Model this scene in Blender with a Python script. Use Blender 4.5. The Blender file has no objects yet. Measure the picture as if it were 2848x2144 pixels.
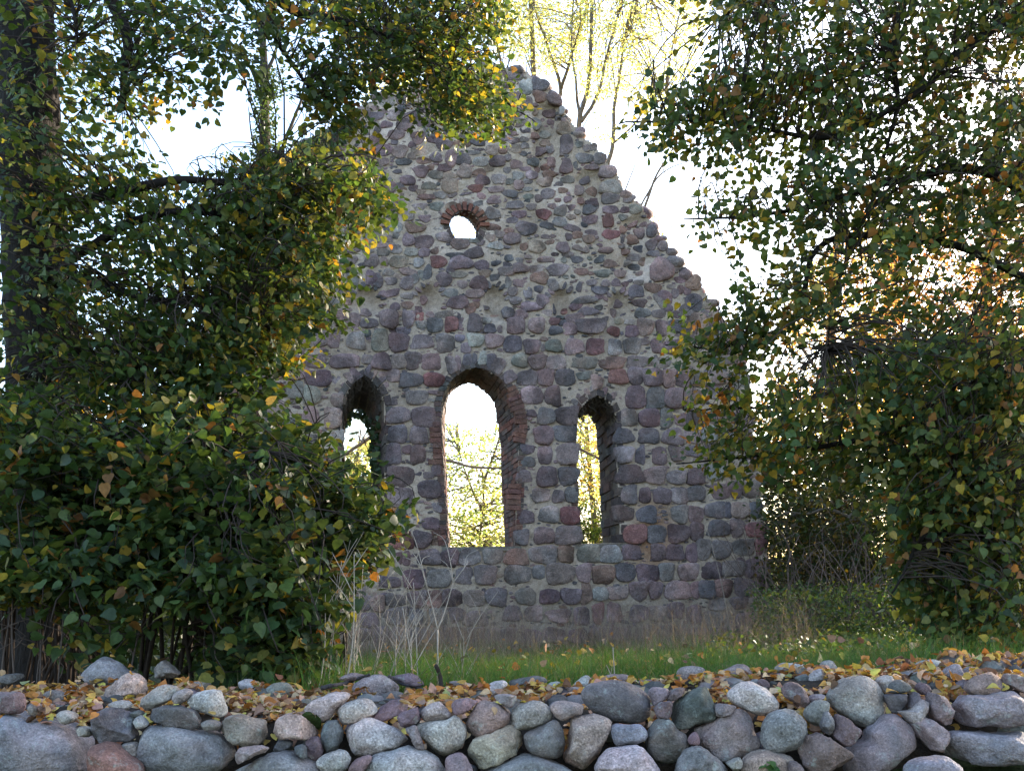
import bpy, math, random
import numpy as np
from mathutils import Vector, Matrix, noise
from mathutils.bvhtree import BVHTree

random.seed(7)
RNG = np.random.default_rng(11)
SC = bpy.context.scene
COL = SC.collection
R = math.radians

# ------------------------------------------------------------------ camera
W, H, F = 2848.0, 2144.0, 2950.0          # photograph size and focal length, in its pixels
PITCH, ROLL, EYE = math.atan(528 / F), R(-1.4), 1.65
CAMM = Matrix.Rotation(R(90) + PITCH, 4, 'X') @ Matrix.Rotation(ROLL, 4, 'Z')
CR = np.array(CAMM.to_3x3())
CPOS = np.array([0.0, 0.0, EYE])


def ray(x, y):
    d = np.array([(x - W / 2) / F, -(y - H / 2) / F, -1.0])
    return CR @ d


def at(x, y, Y):
    """the point of the sight line through (x, y) at distance Y in front"""
    d = ray(x, y)
    return CPOS + d * (Y / d[1])


cam = bpy.data.cameras.new('camera')
cam.sensor_fit = 'HORIZONTAL'
cam.sensor_width = 36.0
cam.lens = F / W * 36.0
cam.clip_start, cam.clip_end = 0.05, 3000
cam_o = bpy.data.objects.new('camera', cam)
COL.objects.link(cam_o)
cam_o.matrix_world = Matrix.Translation(Vector(CPOS)) @ CAMM
SC.camera = cam_o

# ------------------------------------------------------------------ light
SUN_AZ, SUN_EL = R(47), R(21)
sun_dir = Vector((math.sin(SUN_AZ) * math.cos(SUN_EL), math.cos(SUN_AZ) * math.cos(SUN_EL), math.sin(SUN_EL)))
world = bpy.data.worlds.new('World')
SC.world = world
world.use_nodes = True
wn = world.node_tree
bg = wn.nodes['Background']
sky = wn.nodes.new('ShaderNodeTexSky')
sky.sky_type = 'NISHITA'
sky.sun_disc = False
sky.sun_elevation = SUN_EL
sky.sun_rotation = SUN_AZ
sky.altitude = 50
sky.air_density = 1.0
sky.dust_density = 1.6
wn.links.new(sky.outputs[0], bg.inputs[0])
bg.inputs[1].default_value = 0.15
sl = bpy.data.lights.new('sun', 'SUN')
sl.energy = 4.0
sl.angle = R(0.5)
sl.color = (1.0, 0.87, 0.68)
so = bpy.data.objects.new('sun', sl)
COL.objects.link(so)
so.rotation_euler = (-sun_dir).to_track_quat('-Z', 'Y').to_euler()
so.location = sun_dir * 60
SC.view_settings.view_transform = 'Standard'
SC.view_settings.look = 'None'
SC.view_settings.exposure = 2.25
SC.view_settings.gamma = 1.0
SC.render.engine = 'CYCLES'
SC.cycles.max_bounces = 6
SC.cycles.diffuse_bounces = 3
SC.cycles.glossy_bounces = 2
SC.cycles.transmission_bounces = 4
SC.cycles.transparent_max_bounces = 4
SC.cycles.sample_clamp_indirect = 6


# ------------------------------------------------------------------ object helpers
def tag(o, label=None, cat=None, group=None, kind=None):
    if label:
        o['label'] = label
    if cat:
        o['category'] = cat
    if group:
        o['group'] = group
    if kind:
        o['kind'] = kind
    return o


def thing(name, label, cat, loc=(0, 0, 0), group=None):
    o = bpy.data.objects.new(name, None)
    COL.objects.link(o)
    o.location = loc
    o.empty_display_size = 0.1
    return tag(o, label, cat, group)


def mesh_obj(name, verts, faces, mat, parent=None, cols=None, smooth=True, origin=None, mats=None, midx=None):
    """verts n x 3 in world space; cols n x 3 per vertex"""
    v = np.asarray(verts, dtype=np.float64)
    org = np.zeros(3)
    if parent is not None:
        q = parent
        while q is not None:
            org = org + np.array(q.location)
            q = q.parent
    elif origin is not None:
        org = np.array(origin)
    me = bpy.data.meshes.new(name)
    if isinstance(faces, np.ndarray):
        k = faces.shape[1]
        me.vertices.add(len(v))
        me.vertices.foreach_set('co', (v - org).astype(np.float32).ravel())
        nf = len(faces)
        me.loops.add(nf * k)
        me.loops.foreach_set('vertex_index', faces.astype(np.int32).ravel())
        me.polygons.add(nf)
        me.polygons.foreach_set('loop_start', np.arange(0, nf * k, k, dtype=np.int32))
        me.update(calc_edges=True)
    else:
        me.from_pydata((v - org).tolist(), [], faces)
        me.update()
    if cols is not None:
        a = me.attributes.new('col', 'FLOAT_COLOR', 'POINT')
        c = np.ones((len(v), 4), dtype=np.float32)
        c[:, :3] = np.asarray(cols)
        a.data.foreach_set('color', c.ravel())
    if smooth:
        me.polygons.foreach_set('use_smooth', np.ones(len(me.polygons), dtype=bool))
    for m in (mats or [mat]):
        me.materials.append(m)
    if midx is not None:
        me.polygons.foreach_set('material_index', np.asarray(midx, dtype=np.int32))
    o = bpy.data.objects.new(name, me)
    COL.objects.link(o)
    if parent is not None:
        o.parent = parent
    else:
        o.location = org
    return o


class MB:
    def __init__(s):
        s.v, s.f, s.c, s.n = [], [], [], 0

    def add(s, v, f, c):
        v = np.asarray(v, dtype=float)
        s.v.append(v)
        s.f += [tuple(i + s.n for i in q) for q in f]
        c = np.asarray(c, dtype=float)
        s.c.append(np.tile(c, (len(v), 1)) if c.ndim == 1 else c)
        s.n += len(v)

    def box(s, p, c):
        """8 corners: 4 of one face then the 4 opposite"""
        s.add(p, [(0, 1, 2, 3), (7, 6, 5, 4), (0, 4, 5, 1), (1, 5, 6, 2), (2, 6, 7, 3), (3, 7, 4, 0)], c)

    def tube(s, pts, rad, c, sides=6, rough=0.0):
        pts = np.asarray(pts, dtype=float)
        n = len(pts)
        t = np.gradient(pts, axis=0)
        t /= np.linalg.norm(t, axis=1)[:, None] + 1e-9
        ref = np.array([0.31, 0.9, 0.29])
        u = np.cross(t, ref)
        u /= np.linalg.norm(u, axis=1)[:, None] + 1e-9
        w = np.cross(t, u)
        a = np.linspace(0, 2 * math.pi, sides, endpoint=False)
        rad = np.broadcast_to(np.asarray(rad, dtype=float), (n,))
        rr = rad[:, None] * (1 + rough * RNG.uniform(-1, 1, (n, sides)))
        v = pts[:, None, :] + rr[..., None] * (np.cos(a)[None, :, None] * u[:, None, :] + np.sin(a)[None, :, None] * w[:, None, :])
        v = v.reshape(-1, 3)
        f = []
        for i in range(n - 1):
            for k in range(sides):
                k2 = (k + 1) % sides
                f.append((i * sides + k, i * sides + k2, (i + 1) * sides + k2, (i + 1) * sides + k))
        f.append(tuple(range(sides))[::-1])
        f.append(tuple((n - 1) * sides + k for k in range(sides)))
        s.add(v, f, c)

    def build(s, name, mat, parent=None, smooth=True, origin=None):
        return mesh_obj(name, np.vstack(s.v), s.f, mat, parent, np.vstack(s.c), smooth, origin)


def spline(pts, n, closed=False):
    """Catmull-Rom through pts, n samples"""
    p = np.asarray(pts, dtype=float)
    m = len(p)
    if closed:
        q = np.vstack([p[-1], p, p[0], p[1]])
        segs = m
    else:
        q = np.vstack([2 * p[0] - p[1], p, 2 * p[-1] - p[-2]])
        segs = m - 1
    out = []
    for t in np.linspace(0, segs, n, endpoint=not closed):
        i = min(int(t), segs - 1)
        x = t - i
        a, b, c, d = q[i], q[i + 1], q[i + 2], q[i + 3]
        out.append(0.5 * ((2 * b) + (c - a) * x + (2 * a - 5 * b + 4 * c - d) * x * x + (3 * b - a - 3 * c + d) * x ** 3))
    return np.array(out)


def in_poly(x, y, poly):
    poly = np.asarray(poly, dtype=float)
    x, y = np.asarray(x, dtype=float), np.asarray(y, dtype=float)
    r = np.zeros(x.shape, dtype=bool)
    j = len(poly) - 1
    for i in range(len(poly)):
        xi, yi = poly[i]
        xj, yj = poly[j]
        c = ((yi > y) != (yj > y)) & (x < (xj - xi) * (y - yi) / (yj - yi + 1e-12) + xi)
        r ^= c
        j = i
    return r


def smooth(a, b, x):
    t = np.clip((x - a) / (b - a), 0, 1)
    return t * t * (3 - 2 * t)


# ------------------------------------------------------------------ materials
def new_mat(name):
    m = bpy.data.materials.new(name)
    m.use_nodes = True
    nt = m.node_tree
    for n in list(nt.nodes):
        if n.type != 'OUTPUT_MATERIAL':
            nt.nodes.remove(n)
    return m, nt, nt.nodes['Material Output']


class NT:
    def __init__(s, nt):
        s.nt = nt

    def n(s, t, **kw):
        o = s.nt.nodes.new('ShaderNode' + t)
        for k, v in kw.items():
            setattr(o, k, v)
        return o

    def l(s, a, b):
        s.nt.links.new(a, b)

    def val(s, sock, v):
        if hasattr(v, 'is_output') or hasattr(v, 'links'):
            s.l(v, sock)
        else:
            sock.default_value = v

    def noise(s, vec, scale, detail=4, rough=0.6):
        o = s.n('TexNoise')
        o.inputs['Scale'].default_value = scale
        o.inputs['Detail'].default_value = detail
        o.inputs['Roughness'].default_value = rough
        s.l(vec, o.inputs['Vector'])
        return o.outputs['Fac']

    def ramp(s, fac, stops):
        o = s.n('ValToRGB')
        e = o.color_ramp.elements
        while len(e) > 1:
            e.remove(e[0])
        first = True
        for p, c in stops:
            if first:
                e[0].position = p
                el = e[0]
                first = False
            else:
                el = e.new(p)
            el.color = (c, c, c, 1) if isinstance(c, (int, float)) else tuple(c) + (1,)
        s.l(fac, o.inputs[0])
        return o.outputs[0]

    def mix(s, fac, a, b, mode='MIX'):
        o = s.n('MixRGB', blend_type=mode)
        s.val(o.inputs[0], fac)
        for i, v in ((1, a), (2, b)):
            if isinstance(v, tuple):
                o.inputs[i].default_value = v + (1,) if len(v) == 3 else v
            else:
                s.val(o.inputs[i], v)
        return o.outputs[0]

    def bump(s, h, strength, dist, prev=None):
        o = s.n('Bump')
        o.inputs['Strength'].default_value = strength
        o.inputs['Distance'].default_value = dist
        s.l(h, o.inputs['Height'])
        if prev is not None:
            s.l(prev, o.inputs['Normal'])
        return o.outputs[0]

    def principled(s, col, rough, normal=None, spec=0.3):
        o = s.n('BsdfPrincipled')
        s.val(o.inputs['Base Color'], col)
        s.val(o.inputs['Roughness'], rough)
        o.inputs['Specular IOR Level'].default_value = spec
        if normal is not None:
            s.l(normal, o.inputs['Normal'])
        return o.outputs[0]


def attr_col(k):
    a = k.n('Attribute', attribute_name='col')
    return a.outputs['Color']


def stone_mat(name, mott=0.35, fleck=0.5, lichen=0.3, fscale=110, bump=0.5, cscale=7.0):
    m, nt, out = new_mat(name)
    k = NT(nt)
    geo = k.n('NewGeometry').outputs['Position']
    c = attr_col(k)
    big = k.noise(geo, cscale, 5, 0.65)
    c = k.mix(mott, c, k.ramp(big, [(0.3, 0.45), (0.52, 1.0), (0.72, 1.7)]), 'MULTIPLY')
    pt = k.noise(geo, cscale * 0.6, 3, 0.6)
    c = k.mix(k.ramp(pt, [(0.46, 0.0), (0.60, mott * 0.7)]), c, k.mix(1.0, c, (1.25, 0.99, 0.90), 'MULTIPLY'))
    c = k.mix(k.ramp(k.noise(geo, cscale * 1.4, 6, 0.75), [(0.55, 0.0), (0.66, 0.65)]), c, k.mix(1.0, c, (0.42, 0.42, 0.42), 'MULTIPLY'))
    mid = k.noise(geo, cscale * 5, 4, 0.7)
    c = k.mix(0.5, c, k.ramp(mid, [(0.3, 0.6), (0.5, 1.0), (0.7, 1.45)]), 'MULTIPLY')
    fl = k.noise(geo, fscale, 2, 0.6)
    c = k.mix(fleck, c, k.ramp(fl, [(0.34, 0.25), (0.44, 0.9), (0.56, 1.05), (0.66, 1.9)]), 'MULTIPLY')
    li = k.noise(geo, 13.0, 6, 0.75)
    c = k.mix(k.mix(1.0, k.ramp(li, [(0.57, 0.0), (0.66, 1.0)]), (lichen, lichen, lichen), 'MULTIPLY'), c, (0.40, 0.43, 0.38))
    b = k.bump(k.noise(geo, cscale * 2.2, 5, 0.7), bump, 0.04)
    b = k.bump(mid, bump, 0.025, b)
    b = k.bump(fl, bump * 0.7, 0.006, b)
    nt.links.new(k.principled(c, 0.82, b, 0.25), out.inputs[0])
    return m


def leaf_mat(name, trans=0.45, rough=0.42, spec=0.35, tint=(1.5, 1.35, 0.55)):
    m, nt, out = new_mat(name)
    k = NT(nt)
    geo = k.n('NewGeometry').outputs['Position']
    c = attr_col(k)
    c2 = k.mix(0.55, c, k.ramp(k.noise(geo, 45, 3), [(0.3, 0.55), (0.5, 1.0), (0.7, 1.5)]), 'MULTIPLY')
    p = k.principled(c2, rough, None, spec)
    t = k.n('BsdfTranslucent')
    k.l(k.mix(1.0, c2, tint, 'MULTIPLY'), t.inputs[0])
    mx = k.n('MixShader')
    mx.inputs[0].default_value = trans
    k.l(p, mx.inputs[1])
    k.l(t.outputs[0], mx.inputs[2])
    k.l(mx.outputs[0], out.inputs[0])
    return m


def plain_mat(name, rough=0.85, nscale=12.0, amount=0.5, bump=0.4, bdist=0.02, stretch=None, spec=0.2):
    m, nt, out = new_mat(name)
    k = NT(nt)
    geo = k.n('NewGeometry').outputs['Position']
    if stretch:
        mp = k.n('Mapping')
        mp.inputs['Scale'].default_value = stretch
        k.l(geo, mp.inputs[0])
        geo = mp.outputs[0]
    nz = k.noise(geo, nscale, 5, 0.65)
    c = k.mix(amount, attr_col(k), k.ramp(nz, [(0.3, 0.4), (0.5, 1.0), (0.7, 1.6)]), 'MULTIPLY')
    nt.links.new(k.principled(c, rough, k.bump(nz, bump, bdist), spec), out.inputs[0])
    return m


M = {}
M['granite'] = stone_mat('granite', 0.8, 0.42, 0.5, 120, 0.6, 5.0)
M['speckled'] = stone_mat('speckled_granite', 0.65, 0.6, 0.25, 110, 0.5, 5.0)
M['smooth_stone'] = stone_mat('smooth_stone', 0.75, 0.35, 0.45, 130, 0.55, 6.0)
M['fieldstone'] = stone_mat('fieldstone', 0.75, 0.45, 0.14, 60, 1.0, 3.5)
M['brick'] = stone_mat('old_brick', 0.6, 0.3, 0.1, 60, 0.8, 5.0)
M['leaf'] = leaf_mat('linden_leaf', 0.45, 0.45, 0.3)
M['far_leaf'] = leaf_mat('sunlit_leaf', 0.62, 0.7, 0.1, (1.35, 1.3, 0.85))
M['ivy_leaf'] = leaf_mat('ivy_leaf', 0.2, 0.4, 0.4)
M['fallen'] = leaf_mat('fallen_leaf', 0.2, 0.7, 0.15)
M['blade'] = leaf_mat('grass_blade', 0.35, 0.6, 0.2)
M['bark'] = plain_mat('bark', 0.9, 9.0, 0.7, 1.0, 0.05, (2.2, 2.2, 0.5))
M['twig'] = plain_mat('twig_bark', 0.85, 20.0, 0.4, 0.3, 0.01)
M['dry'] = plain_mat('dry_stalk', 0.8, 25.0, 0.35, 0.2, 0.005)
M['earth'] = plain_mat('dark_earth', 0.95, 14.0, 0.6, 1.0, 0.05)
M['moss'] = plain_mat('moss', 0.95, 90.0, 0.6, 1.0, 0.02)


def mortar_mat():
    m, nt, out = new_mat('lime_mortar')
    k = NT(nt)
    geo = k.n('NewGeometry').outputs['Position']
    base = k.ramp(k.noise(geo, 0.9, 5, 0.6), [(0.3, (0.37, 0.280, 0.215)), (0.5, (0.48, 0.370, 0.290)), (0.7, (0.55, 0.44, 0.355))])
    c = k.mix(0.45, base, k.ramp(k.noise(geo, 16, 5, 0.7), [(0.3, 0.5), (0.5, 1.0), (0.7, 1.4)]), 'MULTIPLY')
    c = k.mix(0.4, c, k.ramp(k.noise(geo, 70, 3, 0.7), [(0.35, 0.45), (0.5, 1.0), (0.68, 1.5)]), 'MULTIPLY')
    c = k.mix(0.9, c, attr_col(k), 'MULTIPLY')
    b = k.bump(k.noise(geo, 22, 5, 0.7), 0.9, 0.03)
    b = k.bump(k.noise(geo, 80, 3, 0.7), 0.7, 0.01, b)
    nt.links.new(k.principled(c, 0.95, b, 0.1), out.inputs[0])
    return m


M['mortar'] = mortar_mat()


def ground_mat():
    m, nt, out = new_mat('churchyard_soil')
    k = NT(nt)
    geo = k.n('NewGeometry').outputs['Position']
    c = k.ramp(k.noise(geo, 1.3, 5, 0.7), [(0.35, (0.030, 0.026, 0.016)), (0.5, (0.034, 0.050, 0.016)), (0.68, (0.060, 0.062, 0.026))])
    c = k.mix(0.6, c, k.ramp(k.noise(geo, 35, 4, 0.7), [(0.3, 0.35), (0.5, 1.0), (0.7, 1.7)]), 'MULTIPLY')
    b = k.bump(k.noise(geo, 30, 4, 0.7), 1.0, 0.04)
    nt.links.new(k.principled(c, 0.95, b, 0.1), out.inputs[0])
    return m


M['ground'] = ground_mat()

# ================================================================== the church ruin
PSI = R(14)
UD = np.array([math.cos(PSI), math.sin(PSI), 0.0])
IN = np.array([-math.sin(PSI), math.cos(PSI), 0.0])
P0 = at(1330, 1300, 17.0)
P0[2] = 0.0
TH = 0.80


def uv(x, y, d=0.0):
    """wall coordinates (metres) of the pixel on the wall face pushed in by d"""
    r = ray(x, y)
    o = CPOS - (P0 + IN * d)
    t = -o.dot(IN) / r.dot(IN)
    q = o + r * t
    return np.array([q.dot(UD), q[2]])


def P(u, v, d=0.0):
    return P0 + UD * u + np.array([0, 0, v]) + IN * d


def PA(a, d=0.0):
    a = np.asarray(a)
    dd = np.broadcast_to(np.asarray(d, dtype=float), a.shape[:-1])
    return P0 + a[..., 0:1] * UD + a[..., 1:2] * np.array([0, 0, 1.0]) + dd[..., None] * IN


OUT_PX = [(545, 1860), (548, 1500), (556, 1150), (563, 1000), (575, 850), (620, 730), (690, 600), (760, 500), (850, 402), (875, 390),
          (932, 357), (970, 320), (990, 300), (1050, 278), (1080, 255), (1150, 235), (1230, 205), (1330, 182), (1425, 190), (1470, 202),
          (1482, 222), (1516, 226), (1527, 255), (1560, 286), (1571, 300), (1571, 325), (1585, 335), (1622, 384), (1660, 412),
          (1685, 455), (1712, 466), (1716, 490), (1732, 532), (1755, 557), (1768, 563), (1783, 568), (1803, 603), (1813, 623), (1828, 633),
          (1831, 655), (1844, 660), (1846, 668), (1860, 688), (1865, 706), (1880, 717), (1884, 734), (1895, 741), (1910, 756),
          (1913, 766), (1935, 779), (1950, 799), (1952, 812), (1973, 829), (1986, 850), (1988, 866), (2011, 884), (2020, 905),
          (2040, 935), (2072, 986), (2085, 1060), (2101, 1230), (2113, 1330), (2121, 1400), (2130, 1490), (2138, 1560), (2144, 1650),
          (2147, 1700), (2152, 1860)]
OUT = np.array([uv(*p) for p in OUT_PX])

# window openings: outline on the outer face and on the inner face (from the sill up one jamb, over the arch and down)
CEN_F = [(1246, 1521), (1240, 1420), (1232, 1300), (1226, 1180), (1226, 1120), (1236, 1085), (1258, 1053), (1290, 1029), (1321, 1021), (1352, 1028),
         (1388, 1050), (1416, 1082), (1434, 1120), (1444, 1165), (1444, 1240), (1440, 1340), (1436, 1430), (1432, 1519)]
CEN_B = [(1252, 1528), (1246, 1420), (1241, 1300), (1238, 1180), (1241, 1120), (1248, 1100), (1260, 1085), (1280, 1072), (1303, 1064), (1324, 1072),
         (1345, 1088), (1370, 1112), (1377, 1135), (1385, 1190), (1393, 1240), (1396, 1340), (1400, 1430), (1405, 1526)]
LFT_F = [(948, 1535), (948, 1420), (949, 1300), (951, 1200), (953, 1135), (962, 1100), (980, 1068), (1012, 1044), (1040, 1062), (1060, 1092), (1069, 1130),
         (1072, 1200), (1071, 1300), (1070, 1420), (1068, 1532)]
LFT_B = [(955, 1540), (955, 1420), (956, 1300), (958, 1230), (960, 1190), (966, 1165), (978, 1145), (1000, 1136), (1014, 1148), (1026, 1168), (1031, 1190),
         (1033, 1230), (1034, 1300), (1032, 1420), (1030, 1538)]
RGT_F = [(1616, 1514), (1612, 1440), (1606, 1330), (1603, 1230), (1604, 1160), (1612, 1135), (1632, 1115), (1660, 1101), (1688, 1112), (1706, 1132), (1713, 1160),
         (1714, 1230), (1717, 1330), (1722, 1440), (1726, 1510)]
RGT_B = [(1600, 1520), (1597, 1440), (1594, 1330), (1592, 1230), (1593, 1190), (1600, 1172), (1613, 1158), (1629, 1151), (1644, 1160), (1655, 1176), (1660, 1196),
         (1662, 1240), (1668, 1330), (1672, 1440), (1676, 1516)]
RND_F = [(1264, 663), (1252, 640), (1250, 622), (1258, 604), (1272, 592), (1290, 587), (1308, 590), (1322, 600), (1332, 616), (1334, 640), (1326, 664)]
RND_B = [(1254, 664), (1242, 640), (1240, 622), (1246, 610), (1258, 603), (1272, 600), (1290, 604), (1304, 613), (1314, 626), (1324, 645), (1322, 667)]
OPEN = {'cen': (CEN_F, CEN_B), 'lft': (LFT_F, LFT_B), 'rgt': (RGT_F, RGT_B), 'rnd': (RND_F, RND_B)}
OPN = {}
for k_, (f_, b_) in OPEN.items():
    OPN[k_] = (np.array([uv(*p) for p in f_]), np.array([uv(*p, TH) for p in b_]))

church = thing('church_ruin', 'ruined fieldstone church gable with three lancet windows and a small round one', 'ruin', tuple(P(0, 0.6, 0.4)))

# recessed bare plaster fields of the blind arcade and the tall blind niches (pixel outlines on the face)
RECESS = [
    ([(985, 868), (985, 838), (1000, 812), (1022, 800), (1046, 812), (1058, 838), (1058, 868)], 0.13),
    ([(1160, 868), (1160, 830), (1180, 805), (1198, 796), (1216, 808), (1228, 832), (1230, 868)], 0.12),
    ([(1345, 880), (1345, 830), (1362, 806), (1376, 798), (1394, 812), (1406, 840), (1408, 890)], 0.14),
    ([(1530, 880), (1530, 835), (1548, 812), (1566, 806), (1584, 820), (1592, 845), (1596, 880)], 0.13),
    ([(1690, 885), (1690, 845), (1708, 822), (1722, 815), (1742, 828), (1756, 850), (1760, 890)], 0.13),
    ([(1478, 480), (1478, 300), (1555, 282), (1557, 482)], 0.13),
    ([(1600, 650), (1600, 490), (1676, 470), (1678, 655)], 0.12),
    ([(1722, 770), (1722, 620), (1801, 600), (1803, 775)], 0.12),
]


def recess_at(x, y):
    d = np.zeros(np.shape(x))
    for poly, dep in RECESS:
        p = np.array(poly, dtype=float)
        x0, x1 = p[:, 0].min(), p[:, 0].max()
        ins = in_poly(x, y, poly)
        ramp = np.clip((np.asarray(x) - x0) / (0.3 * (x1 - x0)), 0, 1)
        d = np.maximum(d, np.where(ins, dep * ramp, 0))
    return d


# ---- mortar body: a fine grid on the outer face, a coarse back, and the ragged edge between them
def px_of(a, d=0.0):
    """wall coordinates -> photograph pixels (used once, for reading the recess outlines)"""
    q = (PA(a, d) - CPOS) @ CR
    return np.stack([W / 2 + F * q[..., 0] / -q[..., 2], H / 2 - F * q[..., 1] / -q[..., 2]], -1)


def build_body():
    s = 0.033
    u0, u1 = OUT[:, 0].min() - 0.1, OUT[:, 0].max() + 0.1
    v0, v1 = 0.45, OUT[:, 1].max() + 0.1
    nu, nv = int((u1 - u0) / s), int((v1 - v0) / s)
    U, V = np.meshgrid(u0 + s * np.arange(nu + 1), v0 + s * np.arange(nv + 1), indexing='ij')
    cu, cv = U[:-1, :-1] + s / 2, V[:-1, :-1] + s / 2
    keep = in_poly(cu + 0.03 * np.sin(cv * 17) * np.sin(cv * 41), cv, OUT)
    win = np.zeros_like(keep)
    for f_, b_ in OPN.values():
        c = f_.mean(0)
        win |= in_poly(cu, cv, c + (f_ - c) * 1.0)
    body = keep & ~win
    px = px_of(np.stack([U, V], -1))
    dep = recess_at(px[..., 0], px[..., 1])
    nz = np.zeros_like(U)
    for i in range(U.shape[0]):
        for j in range(U.shape[1]):
            p = Vector((U[i, j], V[i, j], 3.1))
            nz[i, j] = noise.noise(p * 3.5) * 0.022 + noise.noise(p * 11) * 0.014 + noise.noise(p * 27) * 0.007
    for _ in range(3):
        dp = np.pad(dep, 1, mode='edge')
        dep = sum(dp[a:a + dep.shape[0], b:b + dep.shape[1]] for a in range(3) for b in range(3)) / 9
    D = dep - nz
    # pale lime patches that stayed on the face
    lime = np.zeros_like(U)
    for (x, y, rx, ry) in [(1292, 640, 95, 70), (1600, 590, 75, 40), (1560, 545, 50, 40), (1760, 660, 50, 50), (1790, 750, 50, 30), (1360, 370, 120, 30), (1110, 350, 70, 60), (1480, 260, 50, 60), (1200, 480, 60, 40)]:
        lime = np.maximum(lime, np.clip(1.5 - np.hypot((px[..., 0] - x) / rx, (px[..., 1] - y) / ry), 0, 1))
    rust = np.clip(1.4 - np.hypot((px[..., 0] - 1815) / 60, (px[..., 1] - 1490) / 110), 0, 1)
    foot_dark = smooth(1560, 1720, px[..., 1])  # mortar turns darker towards the foot of the wall
    ok = np.ones(U.shape + (3,))
    ok = ok * (1 - lime[..., None]) + np.array([1.45, 1.5, 1.62]) * lime[..., None]
    ok *= 1 - rust[..., None] * np.array([0.3, 0.5, 0.62])
    ok *= 1 - foot_dark[..., None] * np.array([0.25, 0.22, 0.22])
    idx = -np.ones(U.shape, dtype=int)
    I, J = np.nonzero(body)
    used = np.zeros(U.shape, dtype=bool)
    for a, b in ((0, 0), (1, 0), (1, 1), (0, 1)):
        used[I + a, J + b] = True
    idx[used] = np.arange(used.sum())
    verts = PA(np.stack([U, V], -1)[used], D[used])
    cols = ok[used]
    faces = np.stack([idx[I, J], idx[I + 1, J], idx[I + 1, J + 1], idx[I, J + 1]], 1).tolist()
    # edge strips from the face to the back, only round the outside
    n0 = len(verts)
    bverts = PA(np.stack([U, V], -1)[used], TH + nz[used])
    outside = ~keep
    op = np.pad(outside, 1, constant_values=True)
    edges = []
    for i, j in zip(I, J):
        if op[i, j + 1]:
            edges.append((idx[i, j], idx[i, j + 1]))
        if op[i + 2, j + 1]:
            edges.append((idx[i + 1, j + 1], idx[i + 1, j]))
        if op[i + 1, j]:
            edges.append((idx[i + 1, j], idx[i, j]))
        if op[i + 1, j + 2]:
            edges.append((idx[i, j + 1], idx[i + 1, j + 1]))
    # back face (same cells, other winding, but with the inner window outlines)
    winb = np.zeros_like(keep)
    for f_, b_ in OPN.values():
        winb |= in_poly(cu, cv, b_)
    bb = keep & ~winb & ~(win & ~body & False)
    usedb = np.zeros(U.shape, dtype=bool)
    I2, J2 = np.nonzero(bb)
    for a, b in ((0, 0), (1, 0), (1, 1), (0, 1)):
        usedb[I2 + a, J2 + b] = True
    idb = -np.ones(U.shape, dtype=int)
    usedb |= used
    idb[usedb] = np.arange(usedb.sum()) + n0
    vb = PA(np.stack([U, V], -1)[usedb], TH + nz[usedb])
    cb = np.ones((len(vb), 3)) * 0.8
    faces += np.stack([idb[I2, J2], idb[I2, J2 + 1], idb[I2 + 1, J2 + 1], idb[I2 + 1, J2]], 1).tolist()
    rev = {}
    fu = np.argwhere(used)
    for a, b in edges:
        ia, ib = tuple(fu[a]), tuple(fu[b])
        faces.append((a, b, idb[ib], idb[ia]))
    return mesh_obj('gable_wall', np.vstack([verts, vb]), faces, M['mortar'], church, np.vstack([cols, cb]), False)


build_body()

# ---- stones of the facing
PAL = {'p': (0.188, 0.128, 0.126), 'k': (0.255, 0.178, 0.160), 'g': (0.215, 0.174, 0.160), 'b': (0.122, 0.106, 0.110), 'n': (0.200, 0.178, 0.150),
       'r': (0.190, 0.078, 0.068), 'd': (0.122, 0.078, 0.078), 'l': (0.310, 0.285, 0.255), 'o': (0.215, 0.128, 0.090), 't': (0.300, 0.218, 0.165),
       's': (0.070, 0.068, 0.066), 'w': (0.42, 0.41, 0.39), 'q': (0.118, 0.115, 0.108)}


def jit(c, a=0.14):
    c = np.array(PAL[c]) * 0.77 + np.array((0.182, 0.150, 0.156)) * 0.25 if isinstance(c, str) and c in 'pkgbnrdlots' else np.array(PAL[c] if isinstance(c, str) else c)
    return c * 1.10 * (1 + RNG.uniform(-a, a)) * (1 + RNG.uniform(-0.05, 0.05, 3))


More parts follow.
